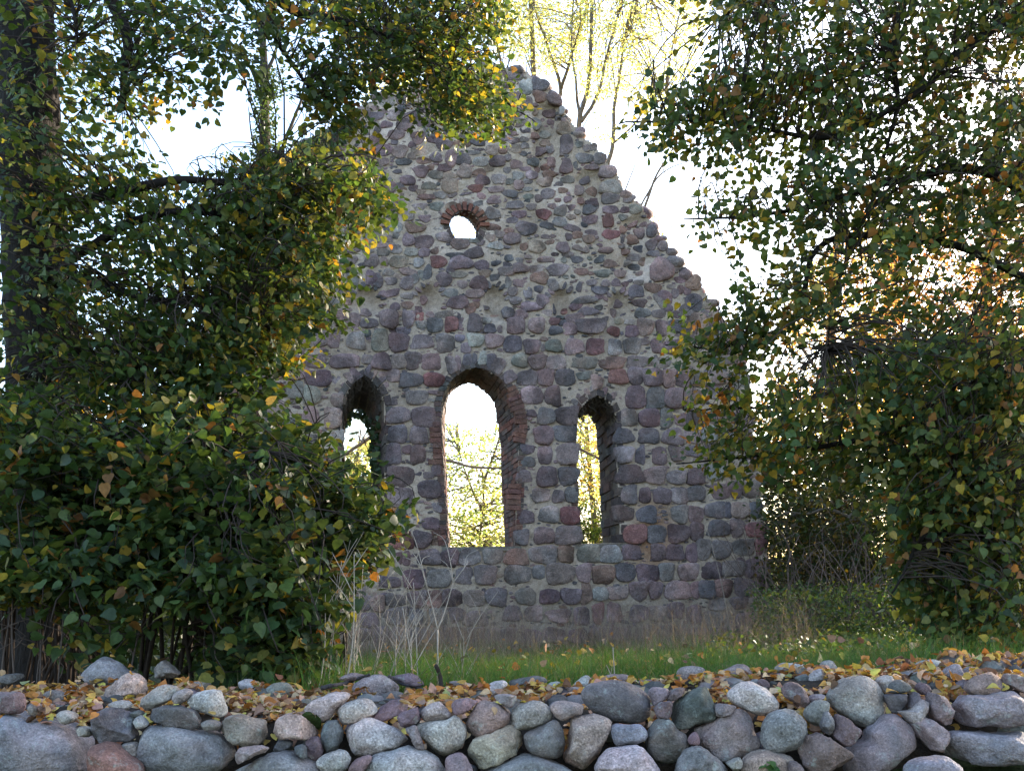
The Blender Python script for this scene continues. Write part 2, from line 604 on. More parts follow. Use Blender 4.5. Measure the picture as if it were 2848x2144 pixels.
TILES = {'U1': (850, 566), 'U2': (1403, 566), 'U3': (1600, 566), 'T1': (850, 150), 'T2': (1303, 150), 'M1': (850, 982), 'M2': (1403, 982),
         'M3': (1650, 982), 'L1': (850, 1398), 'L2': (1403, 1398), 'L3': (1650, 1398)}
HERO = {
    'U1': "1265 40 150 80 g;1455 35 150 90 n;550 130 160 90 k;780 200 220 130 t;1000 270 140 130 l;1220 270 210 120 o;1330 170 140 80 p;1470 270 130 60 l;1555 375 200 120 g;730 380 180 150 n;930 395 85 80 g;1140 410 140 130 p;1320 430 220 130 p;1720 455 220 115 p;1940 435 110 65 p;2110 470 160 90 l;2160 345 110 90 n;530 510 140 90 p;695 505 130 110 n;860 540 140 90 n;1015 510 140 100 n;1170 540 140 100 n;1320 550 130 100 p;1650 575 180 60 s;510 635 140 80 k;735 640 160 140 k;870 640 100 110 t;1040 650 210 130 t;1260 660 120 100 l;1480 650 190 130 r;1730 660 250 150 p;260 710 220 90 s;430 740 180 80 o;280 800 180 80 o;1960 690 170 110 p;1695 790 190 80 n;520 850 130 180 n;730 830 120 160 d;800 870 130 130 b;920 770 130 80 g;1210 840 110 120 n;1295 800 70 150 n -25;1355 770 100 180 b 20;1540 850 160 160 p;1590 900 130 80 n;1130 890 150 140 g;1745 905 110 90 g;1930 890 200 160 d;2075 880 110 150 d;1620 1000 170 100 n;1885 1000 200 110 g;940 1000 220 80 p -15;1130 1030 140 80 g;1690 1105 240 140 p;1130 1130 150 80 o;1300 1060 120 110 k;2000 1155 100 50 g;1880 1130 120 60 o;170 1290 200 200 b;400 1290 130 200 k;550 1300 110 150 k;710 1330 190 100 p;925 1285 200 210 d;1145 1290 120 190 p;1255 1260 110 90 r;1290 1350 120 80 g;1440 1355 170 160 b;1620 1340 140 170 r;1730 1340 80 140 p;1880 1330 150 200 b;2140 1270 160 100 o;2050 1390 130 100 b;2160 1400 60 90 g;560 1530 190 180 g;830 1520 170 240 n;1040 1550 200 200 d;1300 1540 220 150 g;1555 1555 190 200 g;1715 1500 100 80 b;1890 1520 180 140 l;2100 1530 190 150 k;310 1530 130 150 p;1780 1610 110 110 p",
    'U2': "120 20 200 90 g;300 40 110 80 k;430 120 160 110 r 20;165 120 170 80 p;245 280 230 150 b;90 390 190 130 p;490 370 160 60 p;360 480 200 140 t;650 490 140 130 p;750 280 200 80 p 15;740 150 110 60 t;1180 70 170 90 p;1340 75 110 70 p;1160 190 120 150 r;1190 345 180 110 r;1450 70 150 110 n;1330 350 70 60 g;1530 310 120 120 p;1640 310 110 140 b;850 500 180 80 k 10;1130 520 160 80 o;1310 530 170 80 o;50 610 110 80 b;265 595 90 50 g;460 625 190 70 k;660 630 70 80 n;945 610 65 50 n;1175 670 150 90 o;1350 650 160 80 n;890 690 60 50 b;180 720 180 110 p;360 730 170 90 k;590 740 230 140 g;850 760 160 80 o;1090 780 180 90 n;1290 780 130 90 k;1750 740 270 240 k;1640 460 110 130 p;1760 480 120 110 g;1870 620 100 90 g;1900 720 90 100 g;1990 750 80 80 b;2110 880 150 180 t 25;1960 850 140 80 p;1660 560 130 70 g;1490 880 110 60 g;40 880 80 120 g;90 980 120 100 g;260 990 100 130 g;120 1080 130 100 g;460 970 100 140 b -25;540 910 110 150 n -25;420 1080 140 150 p -25;290 1150 210 110 k;550 1160 70 140 b -20;700 920 100 130 g;830 930 70 130 b 15;970 880 120 70 g;900 1075 250 90 b -5;930 1200 220 100 b;1120 970 110 130 o -25;1110 1090 120 110 p;1280 1090 120 110 p;1200 1210 120 110 p;1350 960 120 120 p;1460 980 160 140 b;1500 1110 160 90 d;1380 1240 130 90 b;1540 1220 170 110 g;1720 1230 150 100 g;1390 1320 110 60 l;1790 1050 130 190 p -30;1720 1080 80 190 n -30;1900 1000 90 120 b;1960 960 80 100 d;2030 970 80 100 p;2110 1110 180 200 b;2020 1190 180 140 g;1890 1240 110 90 p;130 1360 190 170 p;355 1360 170 170 k;550 1310 120 80 r;570 1410 140 100 b;725 1400 150 130 p;960 1360 320 160 p;1215 1420 130 100 r 20;1420 1420 150 130 p;1565 1380 170 170 k;1750 1390 120 180 p;700 1180 110 60 r -15;90 1560 190 180 b;305 1590 170 160 p;430 1610 60 90 g;545 1580 170 130 n;780 1590 190 170 k;1010 1590 200 170 r;1230 1600 150 170 g;1420 1590 190 170 g;1550 1540 120 70 k;1700 1580 130 170 p;1870 1600 190 150 p;2030 1600 90 100 p",
    'U3': "1450 1230 140 90 g;1560 1330 140 100 p;1280 1470 200 130 p;1480 1450 200 120 b;1600 1500 150 130 g;1750 1600 180 140 p;1600 1640 170 110 k",
    'T1': "900 540 170 110 l;950 460 140 70 g;1010 690 220 110 k;760 770 120 60 g;900 790 140 70 p;640 810 90 100 b;1010 900 190 110 p;620 960 160 70 p;1040 1090 190 140 k;1280 1080 220 100 t;860 1200 140 80 k;1310 1190 170 70 o;1450 1150 140 110 p;1620 1160 140 180 k;1020 1310 110 50 b;1280 1310 170 130 p;1140 1410 170 110 p;1540 1270 150 90 d;1450 1345 150 110 n;1600 1350 160 80 t;1770 1310 160 150 k 20;1930 1320 150 80 o;1970 1410 170 110 d;2150 1400 160 110 l;1890 1500 150 90 r;1610 1470 190 160 t;1370 1470 160 90 n;940 1490 130 130 p;490 1490 230 90 k 20;1120 1580 140 50 o;1740 1000 190 80 o;1860 1100 160 50 n;2070 1070 150 110 t;2130 1200 180 130 d;1950 1200 180 100 l;2120 1510 180 80 g;1350 1590 200 60 o",
    'T2': "640 550 150 130 n;800 480 150 120 o;800 350 180 140 b;960 500 180 130 p 40;640 370 140 180 l;750 390 100 60 g;1040 630 70 110 l;740 640 100 60 o;1060 830 150 140 t;860 870 150 90 n;1090 1010 140 200 p;930 1030 100 100 g;780 1060 200 110 d;520 1060 150 100 t;260 1070 150 110 t;1240 880 110 120 g;1230 1010 80 80 n;1310 1050 90 80 g;1390 1040 90 90 n;1290 1160 190 110 g;1460 1170 150 120 g;1090 1250 120 180 p;1370 1260 160 60 p;1400 1310 110 60 p;1550 1310 180 150 k;1105 1400 150 90 n;1300 1370 140 140 b;950 1180 110 120 k;720 1200 140 90 b;530 1230 130 100 p;320 1200 190 120 d 20;130 1210 190 100 l;700 1350 140 100 k;550 1360 130 90 l;900 1340 150 80 o;360 1400 200 110 g;150 1410 170 110 d;110 1310 140 70 o;340 1510 200 90 g;80 1500 160 90 r;1215 1510 160 110 k;1390 1510 130 100 o;1580 1480 220 150 l;1050 1520 110 70 o;880 1560 150 120 g;560 1460 110 110 k;1580 1610 200 110 g;1780 1610 140 100 g;1400 1620 150 90 d;1240 1620 130 70 o;1100 1620 90 70 p;660 1590 120 60 n;140 1590 100 80 k;620 950 100 60 g;1190 1240 60 100 g;380 950 120 60 p",
    'M1': "100 90 210 150 p;440 90 300 150 p;840 90 200 180 d;1035 100 160 160 k;1200 90 180 190 d;1395 95 200 170 p;690 70 120 100 g;130 280 280 170 d;970 250 140 140 p;1170 300 240 150 b;1425 300 210 150 r;860 235 90 60 g;70 470 190 190 n;350 520 130 150 k;380 400 140 70 p;470 290 120 120 k -20;560 280 90 90 b;340 290 90 100 g;1235 495 230 150 g;955 545 130 70 b;870 420 110 90 n;1430 435 130 45 p;1030 690 260 170 p;1310 710 250 210 d;305 725 190 210 k;60 710 170 220 k;320 920 210 130 l;1020 905 200 190 b;1260 915 190 180 p;980 1110 160 230 b;1250 1130 160 200 d;1125 1070 100 90 p;1060 1370 290 210 d;1375 1510 250 190 d;1060 1590 290 180 p;1370 1360 120 70 p;1450 1300 100 130 p;1620 130 110 190 p -20;1700 110 70 180 k -12;1800 80 100 130 b -5;1880 60 60 130 b;1975 60 90 150 l 8;2060 90 90 160 b 15;2140 140 140 170 p 30",
    'M2': "165 80 160 150 n;370 100 190 160 p;575 110 210 140 k;870 110 300 120 n;1190 110 290 130 o;1500 100 270 120 k;1750 110 190 110 g;250 280 210 160 p;455 270 180 180 p;675 270 210 170 b;890 250 160 90 n -10;1260 260 190 160 r;1460 260 170 190 p;1650 270 210 190 p;1830 280 150 190 k;1970 280 160 190 p;2130 290 140 150 g;60 260 140 130 p -25;1030 330 120 150 k;300 470 230 190 k;535 470 160 210 d;1460 485 210 240 d;1680 500 190 230 b;1900 500 240 220 k;2110 480 180 160 k;1180 450 170 170 l 40;860 450 100 130 g -30;935 400 50 150 p -25;460 700 190 180 g;690 700 240 200 d;300 670 100 80 d;1380 720 170 180 g;1610 720 220 200 d;1800 720 140 200 n;1955 740 120 130 k;2120 720 190 170 b;435 915 210 200 p;670 895 250 170 b;1330 920 200 160 b;1600 920 220 160 b;1870 930 220 170 p;2095 920 200 160 k;450 1130 150 200 p;700 1120 230 230 k;1330 1130 190 180 g;1510 1140 100 180 b;1720 1140 150 190 d;1930 1110 180 170 g;260 1070 150 100 b;260 1210 150 110 b;475 1370 210 220 d;710 1370 210 200 b;1400 1345 280 200 d;1670 1360 230 180 k;1910 1380 210 150 g;2130 1370 180 180 d;410 1580 200 140 g;595 1590 130 140 b;750 1570 140 180 b;1380 1570 180 200 g;1560 1580 120 170 d;1750 1590 190 160 d;1940 1590 190 170 g;2130 1560 190 160 b;220 1370 160 130 p",
    'M3': "1590 70 220 110 k;1420 90 140 100 g;1430 270 200 140 k;1640 290 190 160 n;1370 440 220 120 g;1560 430 130 120 n;1400 720 260 150 k;1620 720 150 140 p;1740 730 130 120 k;1300 900 190 170 l;1490 890 180 130 l;1680 900 150 150 p;1760 1110 120 140 g;1120 1090 180 120 b;1300 1100 160 150 p;1480 1100 170 150 g;1370 1320 190 160 l;1580 1310 210 170 t;1770 1250 140 130 g;1150 1370 190 170 d;1180 1560 220 160 d;1420 1540 200 170 k;1585 1515 120 190 p;1755 1510 200 190 t;1240 1250 100 60 g",
    'L1': "1050 410 260 200 r;1300 410 190 180 d;1460 430 110 80 o;1390 230 190 130 p;1040 130 180 100 b;1070 20 280 60 p;1470 50 110 110 b;900 610 150 150 k;1030 620 80 140 d;1120 620 90 150 p;1380 600 230 170 p;1600 610 190 190 d;1830 600 230 170 n;2080 600 210 160 n;1480 840 260 190 n;1200 850 240 200 d;930 880 240 120 d;1770 810 190 180 g;2000 800 240 200 g;800 1120 150 180 t;1000 1080 220 130 g;1240 1070 180 180 p;1420 1070 190 180 o;1630 1050 210 190 d;1870 1060 230 180 t;2120 1050 230 200 b;1480 1270 200 190 n;1680 1240 170 150 p;700 1300 200 160 p;1000 1260 220 180 p;1230 1270 150 180 b",
    'L2': "490 130 210 180 g;725 140 210 190 r;240 160 170 140 d;190 380 150 170 b;440 360 210 180 p;710 360 280 200 g;1320 120 220 160 d;1580 130 210 180 b;1950 130 180 190 n;2130 130 170 170 p;1450 350 260 200 r;1690 350 200 190 b;1930 340 230 190 d;2140 320 160 190 p;130 600 250 170 o;430 580 290 190 g;680 570 170 180 o;930 565 240 200 n;1180 565 230 200 l;1410 550 210 160 p;1710 550 160 180 d;1890 550 200 170 d;2080 560 130 190 p;150 800 280 200 n;380 770 130 150 g;630 790 300 220 k;880 780 160 190 k;1100 800 230 200 o;1340 770 210 200 b;1590 780 230 190 d;1800 770 160 190 g;2050 770 210 190 k;240 1040 210 180 n;500 1040 220 150 d;740 1040 200 170 p;905 1000 120 230 o;1060 1010 170 150 l;1260 1000 220 140 k;1490 980 190 200 p;1680 970 150 190 p;1930 970 270 190 k;2120 970 100 180 k;600 1260 250 140 p;860 1260 170 190 p;1040 1230 120 230 r;1220 1220 150 200 k;1500 1230 200 170 p;1700 1230 180 170 k;1900 1200 190 180 p;2100 1230 170 170 p;90 1230 190 160 p;320 1230 190 170 k;300 1480 200 150 p;560 1470 240 150 p;820 1480 220 150 d;1040 1470 190 170 d;1280 1460 230 150 p;1550 1450 220 160 k;1800 1440 210 160 p",
    'L3': "1150 120 190 170 p;1350 80 210 170 g;1500 80 80 170 b;1640 80 200 170 t;1810 80 130 170 b;1390 280 230 170 b;1600 280 150 190 k;1810 300 220 160 r;1430 520 210 200 g;1660 500 230 170 g;1870 490 130 190 r;1650 630 150 50 d;1310 750 200 190 d;1560 730 240 170 g;1820 730 270 190 d;1230 520 150 220 g;1260 960 180 190 b;1440 950 190 190 o;1690 940 220 190 p;1900 930 150 190 d;1860 1120 250 150 g;1620 1110 180 130 p;1380 1120 190 150 g;1180 1200 180 150 p;1700 1300 200 150 p;1920 1300 160 150 d"}

STN = []           # x, y, half width, half height, colour, tilt
# arch stones set on edge round the lancet heads and the blind arches
for path, off, hw, hl, gap in ((LFT_F[3:13], 20, 8.5, 18, 19), (RGT_F[3:12], 19, 8, 17, 18), (CEN_F[12:15], 40, 9, 18, 20),
                               *[(poly[1:6], 13, 6.5, 11, 14) for poly, dep in RECESS[:5]]):
    p_ = np.array(path, dtype=float)
    s_ = np.concatenate([[0], np.cumsum(np.linalg.norm(np.diff(p_, axis=0), axis=1))])
    for d_ in np.arange(gap / 2, s_[-1], gap):
        x_, y_ = np.interp(d_, s_, p_[:, 0]), np.interp(d_, s_, p_[:, 1])
        x2, y2 = np.interp(min(d_ + 3, s_[-1]), s_, p_[:, 0]) - np.interp(max(d_ - 3, 0), s_, p_[:, 0]), np.interp(min(d_ + 3, s_[-1]), s_, p_[:, 1]) - np.interp(max(d_ - 3, 0), s_, p_[:, 1])
        n_ = np.array([y2, -x2]) / (math.hypot(x2, y2) + 1e-9)
        if n_[1] > 0.35:
            n_ = -n_
        if abs(n_[0]) > 0.93:
            continue
        STN.append((x_ + n_[0] * off, y_ + n_[1] * off, hw * RNG.uniform(.8, 1.1), hl * RNG.uniform(.8, 1.15), RNG.choice(list('pgbkgs')), math.degrees(math.atan2(n_[0], -n_[1]))))
for t_, s_ in HERO.items():
    ox, oy = TILES[t_]
    for e in s_.split(';'):
        q = e.split()
        x, y, w, h = [float(a) / 4 for a in q[:4]]
        x, y = x + ox, y + oy
        if any(abs(x - a[0]) < (w / 2 + a[2]) * 0.5 and abs(y - a[1]) < (h / 2 + a[3]) * 0.5 for a in STN):
            continue
        STN.append((x, y, w / 2, h / 2, q[4], float(q[5]) if len(q) > 5 else 0.0))

OPX = [np.array(f_, dtype=float) for f_, b_ in OPEN.values()]


def px_free(x, y, w, h, tight=0.93):
    e = [(x - w, y), (x + w, y), (x, y - h), (x, y + h), (x, y)]
    xs, ys = np.array([a for a, b in e]), np.array([b for a, b in e])
    if not in_poly(xs, ys, OUT_PX).all():
        return False
    for o in OPX:
        c = o.mean(0)
        if in_poly(xs, ys, c + (o - c) * 1.08).any():
            return False
    for poly, dep in RECESS[:5]:
        if in_poly(np.array([x]), np.array([y]), poly)[0]:
            return False
    a = SA
    if len(a):
        dx, dy = np.abs(a[:, 0] - x) / (a[:, 2] + w), np.abs(a[:, 1] - y) / (a[:, 3] + h)
        pw = 2.0 if y < 900 else 4.0
        if ((dx ** pw + dy ** pw) < tight ** pw).any():
            return False
    return True


SA = np.array([s[:4] for s in STN])
# coursed stones where the leaves hid the face, then rubble, then gallets pressed into the joints
for (y, h) in [(895, 22), (940, 22), (990, 20), (1035, 21), (1085, 22), (1135, 22), (1185, 23), (1232, 22), (1280, 23), (1330, 23), (1380, 23), (1430, 22), (1480, 22), (1530, 22), (1580, 22), (1628, 21), (1675, 21), (1720, 21), (1765, 21)]:
    x = 540 + RNG.uniform(0, 30)
    while x < 2160:
        w = RNG.uniform(19, 32)
        if px_free(x + w, y, w, h, 0.9):
            STN.append((x + w, y, w, h * RNG.uniform(0.85, 1.05), RNG.choice(list('ppkkggbbnddrto')), RNG.uniform(-4, 4)))
            SA = np.vstack([SA, STN[-1][:4]])
            x += 2 * w + 5
        else:
            x += 8
for (n, wr, hr) in [(6000, (17, 28), (10, 17)), (8000, (10, 17), (6.5, 11)), (5000, (6, 11), (3.2, 6)), (700, (14, 34), (2.2, 4.2)), (9000, (3.5, 8), (1.6, 3.4))]:
    for _ in range(n):
        x, y = RNG.uniform(545, 2150), RNG.uniform(190, 1780)
        if y > 930 and wr[1] > 12:
            continue
        w, h = RNG.uniform(*wr), RNG.uniform(*hr)
        if px_free(x, y, w, h, 0.90 if w > 10 and h > 6 else 0.94):
            STN.append((x, y, w, h, RNG.choice(list('ppkggbbntoods' if w > 9 else 'ssbgpkk')), RNG.uniform(-14, 14)))
            SA = np.vstack([SA, STN[-1][:4]])


def add_stone(mb, x, y, w, h, c, ang=0.0, d0=None, hgt=None, sq=None):
    """one stone of the facing: a squarish, weathered cobble bedded in the mortar"""
    ce, ex, ey = uv(x, y), uv(x + w, y), uv(x, y - h)
    ax, ay = ex - ce, ey - ce
    n = 18 if w > 9 else 10
    sq = sq or (RNG.uniform(3.2, 5.5) if y > 880 else RNG.uniform(2.1, 3.2))
    th = np.linspace(0, 2 * math.pi, n, endpoint=False)
    ct, st = np.cos(th), np.sin(th)
    r = (np.abs(ct) ** sq + np.abs(st) ** sq) ** (-1 / sq)
    a1, a2, a3 = RNG.uniform(0, 6.28, 3)
    am = 0.6 if y > 880 else 1.0
    r *= ((1.09 if y > 880 else 1.05) if w > 9 else 0.95) + am * (0.06 * np.sin(2 * th + a1) + 0.07 * np.sin(3 * th + a2) + 0.045 * np.sin(5 * th + a3))
    r *= 1 + RNG.uniform(-0.04, 0.04, n)
    lx, ly = r * ct, r * st
    # taper: many of these are narrower at one end
    lx = lx * (1 + RNG.uniform(-0.2, 0.2) * ly)
    ly = ly * (1 + RNG.uniform(-0.18, 0.18) * lx)
    a = R(-ang)
    size = min(np.linalg.norm(ax), np.linalg.norm(ay))
    hh = hgt or size * RNG.uniform(0.18, 0.36)
    hh = min(hh, 0.058)
    base = float(recess_at(np.array([x]), np.array([y]))[0])
    rings = [(1.0, -0.05), (1.0, 0.35 * hh), (0.965, 0.72 * hh), (0.88, 0.96 * hh), (0.58, 1.04 * hh)]
    tu, tv = RNG.uniform(-0.45, 0.45, 2) * hh
    cu_, cv_ = RNG.uniform(-0.25, 0.25, 2)
    v, f = [], []
    L1, L2 = np.linalg.norm(ax), np.linalg.norm(ay)
    d1, d2 = ax / L1, ay / L2
    for (s, z) in rings:
        off = (1 - s) * np.array([cu_, cv_])
        qx, qy = (lx * s + off[0]) * L1, (ly * s + off[1]) * L2
        rx, ry = qx * math.cos(a) - qy * math.sin(a), qx * math.sin(a) + qy * math.cos(a)
        g = ce + rx[:, None] * d1 + ry[:, None] * d2
        zz = z + (tu * lx + tv * ly) * (z > 0.3 * hh) * s + RNG.uniform(-0.15, 0.15, n) * hh * (z > 0)
        v.append(PA(g, base - zz))
    m = len(rings)
    v = np.vstack(v + [PA(ce[None, :], base - 1.05 * hh)])
    for i in range(m - 1):
        for k in range(n):
            f.append((i * n + k, i * n + (k + 1) % n, (i + 1) * n + (k + 1) % n, (i + 1) * n + k))
    for k in range(n):
        f.append(((m - 1) * n + k, (m - 1) * n + (k + 1) % n, m * n))
    col = jit(c)
    if w > 9 and RNG.random() < 0.3:        # two-toned stones
        cc = np.tile(col, (len(v), 1))
        sgn = (np.concatenate([np.tile(lx * math.cos(a1) + ly * math.sin(a1), m), [0]]))
        cc *= (1 + 0.3 * np.tanh(4 * sgn))[:, None]
        mb.add(v, f, cc)
    else:
        mb.add(v, f, col)


mb = MB()
for s_ in STN:
    add_stone(mb, *s_)
mb.build('fieldstone_facing', M['fieldstone'], church)

# coping rubble along the broken top edge: rough stones that stand through the wall's whole thickness
mb = MB()
for i in range(6, len(OUT) - 10):
    if OUT_PX[i] == (1330, 182):
        mb.build('broken_coping', M['fieldstone'], church)
        mb = MB()
    a, b = OUT[i], OUT[i + 1]
    L = np.linalg.norm(b - a)
    for q in range(max(1, int(L / 0.22))):
        p = a + (b - a) * (q + RNG.uniform(0.2, 0.8)) / max(1, int(L / 0.22))
        for dd in (0.12, 0.38, 0.64):
            if True:
                r0 = RNG.uniform(0.08, 0.17)
                c = PA((p + RNG.uniform(-0.05, 0.02, 2))[None, :], dd + RNG.uniform(-0.08, 0.08))[0]
                th = np.linspace(0, 2 * math.pi, 10, endpoint=False)
                vv = []
                sx, sy, sz = r0 * RNG.uniform(0.8, 1.4), r0 * RNG.uniform(0.8, 1.2), r0 * RNG.uniform(0.6, 0.95)
                for ph in (-1.45, -0.9, -0.3, 0.3, 0.9, 1.45):
                    rr = math.cos(ph) * (1 + RNG.uniform(-0.12, 0.12, 10))
                    vv.append(np.stack([sx * rr * np.cos(th), sy * rr * np.sin(th), np.full(10, sz * math.sin(ph))], 1))
                ff = [(k * 10 + j, k * 10 + (j + 1) % 10, (k + 1) * 10 + (j + 1) % 10, (k + 1) * 10 + j) for k in range(5) for j in range(10)]
                ff += [tuple(range(10))[::-1], tuple(50 + j for j in range(10))]
                mb.add(np.vstack(vv) + c, ff, jit(RNG.choice(list('gpkblnpg'))))
mb.build('broken_coping', M['fieldstone'], church)


# ---- reveals: the jambs and arch of each opening, laid in rough blocks from the outer to the inner face
def resample(pts, n):
    p = np.asarray(pts)
    L = np.concatenate([[0], np.cumsum(np.linalg.norm(np.diff(p, axis=0), axis=1))])
    t = np.linspace(0, L[-1], n)
    return np.stack([np.interp(t, L, p[:, k]) for k in (0, 1)], 1)


def reveal(front, back, step, pal, nd=3, thick=0.11, jam=0.016, bond=True):
    """blocks along the path; returns the builder"""
    b_ = MB()
    n = max(6, int(np.linalg.norm(np.diff(front, axis=0), axis=1).sum() / step)) + 1
    # both rings are sampled by the same path fraction
    fr, bk = resample(front, n), resample(back, n)
    cen = front.mean(0)
    for i in range(n - 1):
        cuts = np.linspace(0, 1, nd + 1)
        if bond and nd > 1:
            cuts[1:-1] += (0.09 if i % 2 else -0.09) + RNG.uniform(-0.03, 0.03, nd - 1)
        for k in range(nd):
            d0, d1 = cuts[k], cuts[k + 1] - 0.012
            gap = 0.06
            A = fr[i] * (1 - gap) + fr[i + 1] * gap
            B = fr[i + 1] * (1 - gap) + fr[i] * gap
            A2 = bk[i] * (1 - gap) + bk[i + 1] * gap
            B2 = bk[i + 1] * (1 - gap) + bk[i] * gap
            j = RNG.uniform(-jam, jam)
            inner, outer = [], []
            for (f0, b0) in ((A, A2), (B, B2)):
                for d in (d0, d1):
                    p = f0 + (b0 - f0) * d
                    w = p - (cen if len(front) < 13 else np.array([cen[0], min(p[1], front[:, 1].max() - 0.45)]))
                    w /= np.linalg.norm(w) + 1e-9
                    inner.append((p + w * (j + RNG.uniform(-0.004, 0.004)), d * TH - (0.012 + RNG.uniform(0, 0.02) if d == 0 else 0)))
                    outer.append((p + w * (thick + j), d * TH - (0.012 if d == 0 else 0)))
            o = [0, 1, 3, 2]
            pts = [PA(inner[q][0][None, :], inner[q][1])[0] for q in o] + [PA(outer[q][0][None, :], outer[q][1])[0] for q in o]
            pl_ = DARKST if (pal is BRICK and (RNG.random() < 0.35 or fr[i][1] > front[:, 1].max() - 0.62)) else pal
            b_.box(pts, jit(pl_[RNG.integers(len(pl_))], 0.2))
    return b_


BRICK = [(0.15, 0.075, 0.06), (0.13, 0.07, 0.06), (0.17, 0.09, 0.07), (0.115, 0.075, 0.07), (0.13, 0.085, 0.075), (0.13, 0.10, 0.09)]
DARKST = [(0.085, 0.065, 0.06), (0.11, 0.085, 0.075), (0.075, 0.06, 0.058), (0.12, 0.08, 0.065), (0.10, 0.09, 0.085)]
WINS = {}
for key, nm, lab, pal, st in (('cen', 'lancet_window', 'tallest middle lancet lined with red brick', BRICK, 0.085),
                              ('lft', 'lancet_window', 'narrow lancet half hidden by leaves, ivy on its jamb', DARKST, 0.15),
                              ('rgt', 'lancet_window', 'narrow lancet with dark ragged jamb stones', DARKST, 0.15),
                              ('rnd', 'round_window', 'small round opening under a red brick arch', DARKST, 0.09)):
    b_ = reveal(OPN[key][0], OPN[key][1], st, pal, 4 if key == 'cen' else 3, 0.11, 0.009 if key in ('cen', 'rnd') else 0.03)
    # mortar bed behind the blocks: continuous lining
    fr, bk = resample(OPN[key][0], 40), resample(OPN[key][1], 40)
    c = fr.mean(0)
    n = len(fr)
    lin = np.vstack([PA(fr + (fr - c) / (np.linalg.norm(fr - c, axis=1)[:, None]) * 0.03, 0.02), PA(bk + (bk - c) / (np.linalg.norm(bk - c, axis=1)[:, None]) * 0.03, TH - 0.01)])
    b_.add(lin, [(i, i + 1, n + i + 1, n + i) for i in range(n - 1)], (0.16, 0.13, 0.10))
    # sill
    s0, s1, t0, t1 = OPN[key][0][0], OPN[key][0][-1], OPN[key][1][0], OPN[key][1][-1]
    q = [PA(np.array([a]), d)[0] for a, d in ((s0 + [-.1, 0.0], -0.015), (s1 + [.1, 0.0], -0.015), (t1 + [.1, 0], TH - .015), (t0 + [-.1, 0], TH - .015))]
    q2 = [p - np.array([0, 0, 0.07]) for p in q]
    b_.box(q + q2, (0.19, 0.17, 0.145))
    WINS[key] = b_.build(nm, M['brick'], church, smooth=False)
    WINS[key]['label'] = lab

# brown rootlets hanging under the lancet arches
for key, i0, i1 in (('rgt', 4, 11), ('lft', 4, 10)):
    mb = MB()
    fr = resample(OPN[key][0][i0:i1], 40)
    for _ in range(170):
        p = fr[RNG.integers(0, 40)]
        d = RNG.uniform(-0.03, 0.35)
        a = PA((p + RNG.normal(0, 0.03, 2))[None, :], d)[0]
        L = RNG.uniform(0.05, 0.24)
        mb.tube(spline([a, a + np.array([RNG.normal(0, 0.05), RNG.normal(0, 0.03) - 0.02, -0.5 * L]), a + np.array([RNG.normal(0, 0.08), RNG.normal(0, 0.05), -L])], 5), np.linspace(0.005, 0.002, 5), np.array((0.055, 0.040, 0.028)) * RNG.uniform(0.6, 1.5), 3)
    mb.build('rootlets', M['twig'], WINS[key])

# radial bricks round the small window's arch
mb = MB()
ce = np.array([uv(1292, 628)[0], uv(1292, 628)[1]])
rr0 = np.linalg.norm(uv(1292, 587) - uv(1292, 628))
for i, a in enumerate(np.linspace(R(175), R(5), 11)):
    ca, sa = math.cos(a), math.sin(a)
    e1, e2 = np.array([ca, sa]), np.array([-sa, ca])
    r0, r1 = rr0 * 1.0, rr0 * RNG.uniform(1.48, 1.62)
    hw = 0.033
    c4 = [e1 * r0 - e2 * hw * 0.85, e1 * r1 - e2 * hw, e1 * r1 + e2 * hw, e1 * r0 + e2 * hw * 0.85]
    z = -0.05 - RNG.uniform(0, 0.012)
    mb.box([PA((ce + p)[None, :], z)[0] for p in c4] + [PA((ce + p)[None, :], 0.25)[0] for p in c4], jit((0.20, 0.085, 0.06), 0.2))
mb.build('brick_arch', M['brick'], WINS['rnd'], smooth=False)

# brick edging on the outer face of the middle window
for side, path in ((-1, [(1222, 1172), (1224, 1230), (1226, 1292)]), (1, [(1428, 1070), (1444, 1100), (1456, 1135), (1462, 1165), (1464, 1200), (1456, 1235)]),
                   (1, [(1446, 1345), (1444, 1420)]), (-1, [(1234, 1470), (1240, 1516)])):
    mb = MB()
    pts = resample(np.array([uv(*p) for p in path]), max(3, int(np.linalg.norm(uv(*path[0]) - uv(*path[-1])) / 0.082) + 1))
    for i in range(len(pts) - 1):
        p, q = pts[i], pts[i + 1]
        t = (q - p) / np.linalg.norm(q - p)
        w = np.array([t[1], -t[0]])
        if w[0] < 0:
            w = -w
        wid = RNG.choice([0.12, 0.2, 0.17])
        a, b = (-wid, 0.015) if True else (0, 0)
        p, q = p + t * 0.006, q - t * 0.006
        z = -0.022 - RNG.uniform(0, 0.02)
        c4 = [p + w * a, p + w * b, q + w * b, q + w * a]
        mb.box([PA(x[None, :], z)[0] for x in c4] + [PA(x[None, :], 0.1)[0] for x in c4], jit(BRICK[RNG.integers(3)], 0.2))
    mb.build('brick_edging', M['brick'], WINS['cen'], smooth=False)

# ================================================================== ground
def wall_top(X, Y):
    """top of the rubble and earth fill of the dry stone wall"""
    return 1.040 + 0.025 * smooth(4.5, 5.6, Y) + 0.075 * smooth(0.4, 2.2, X) + 0.06 * smooth(0.8, 2.2, -X)


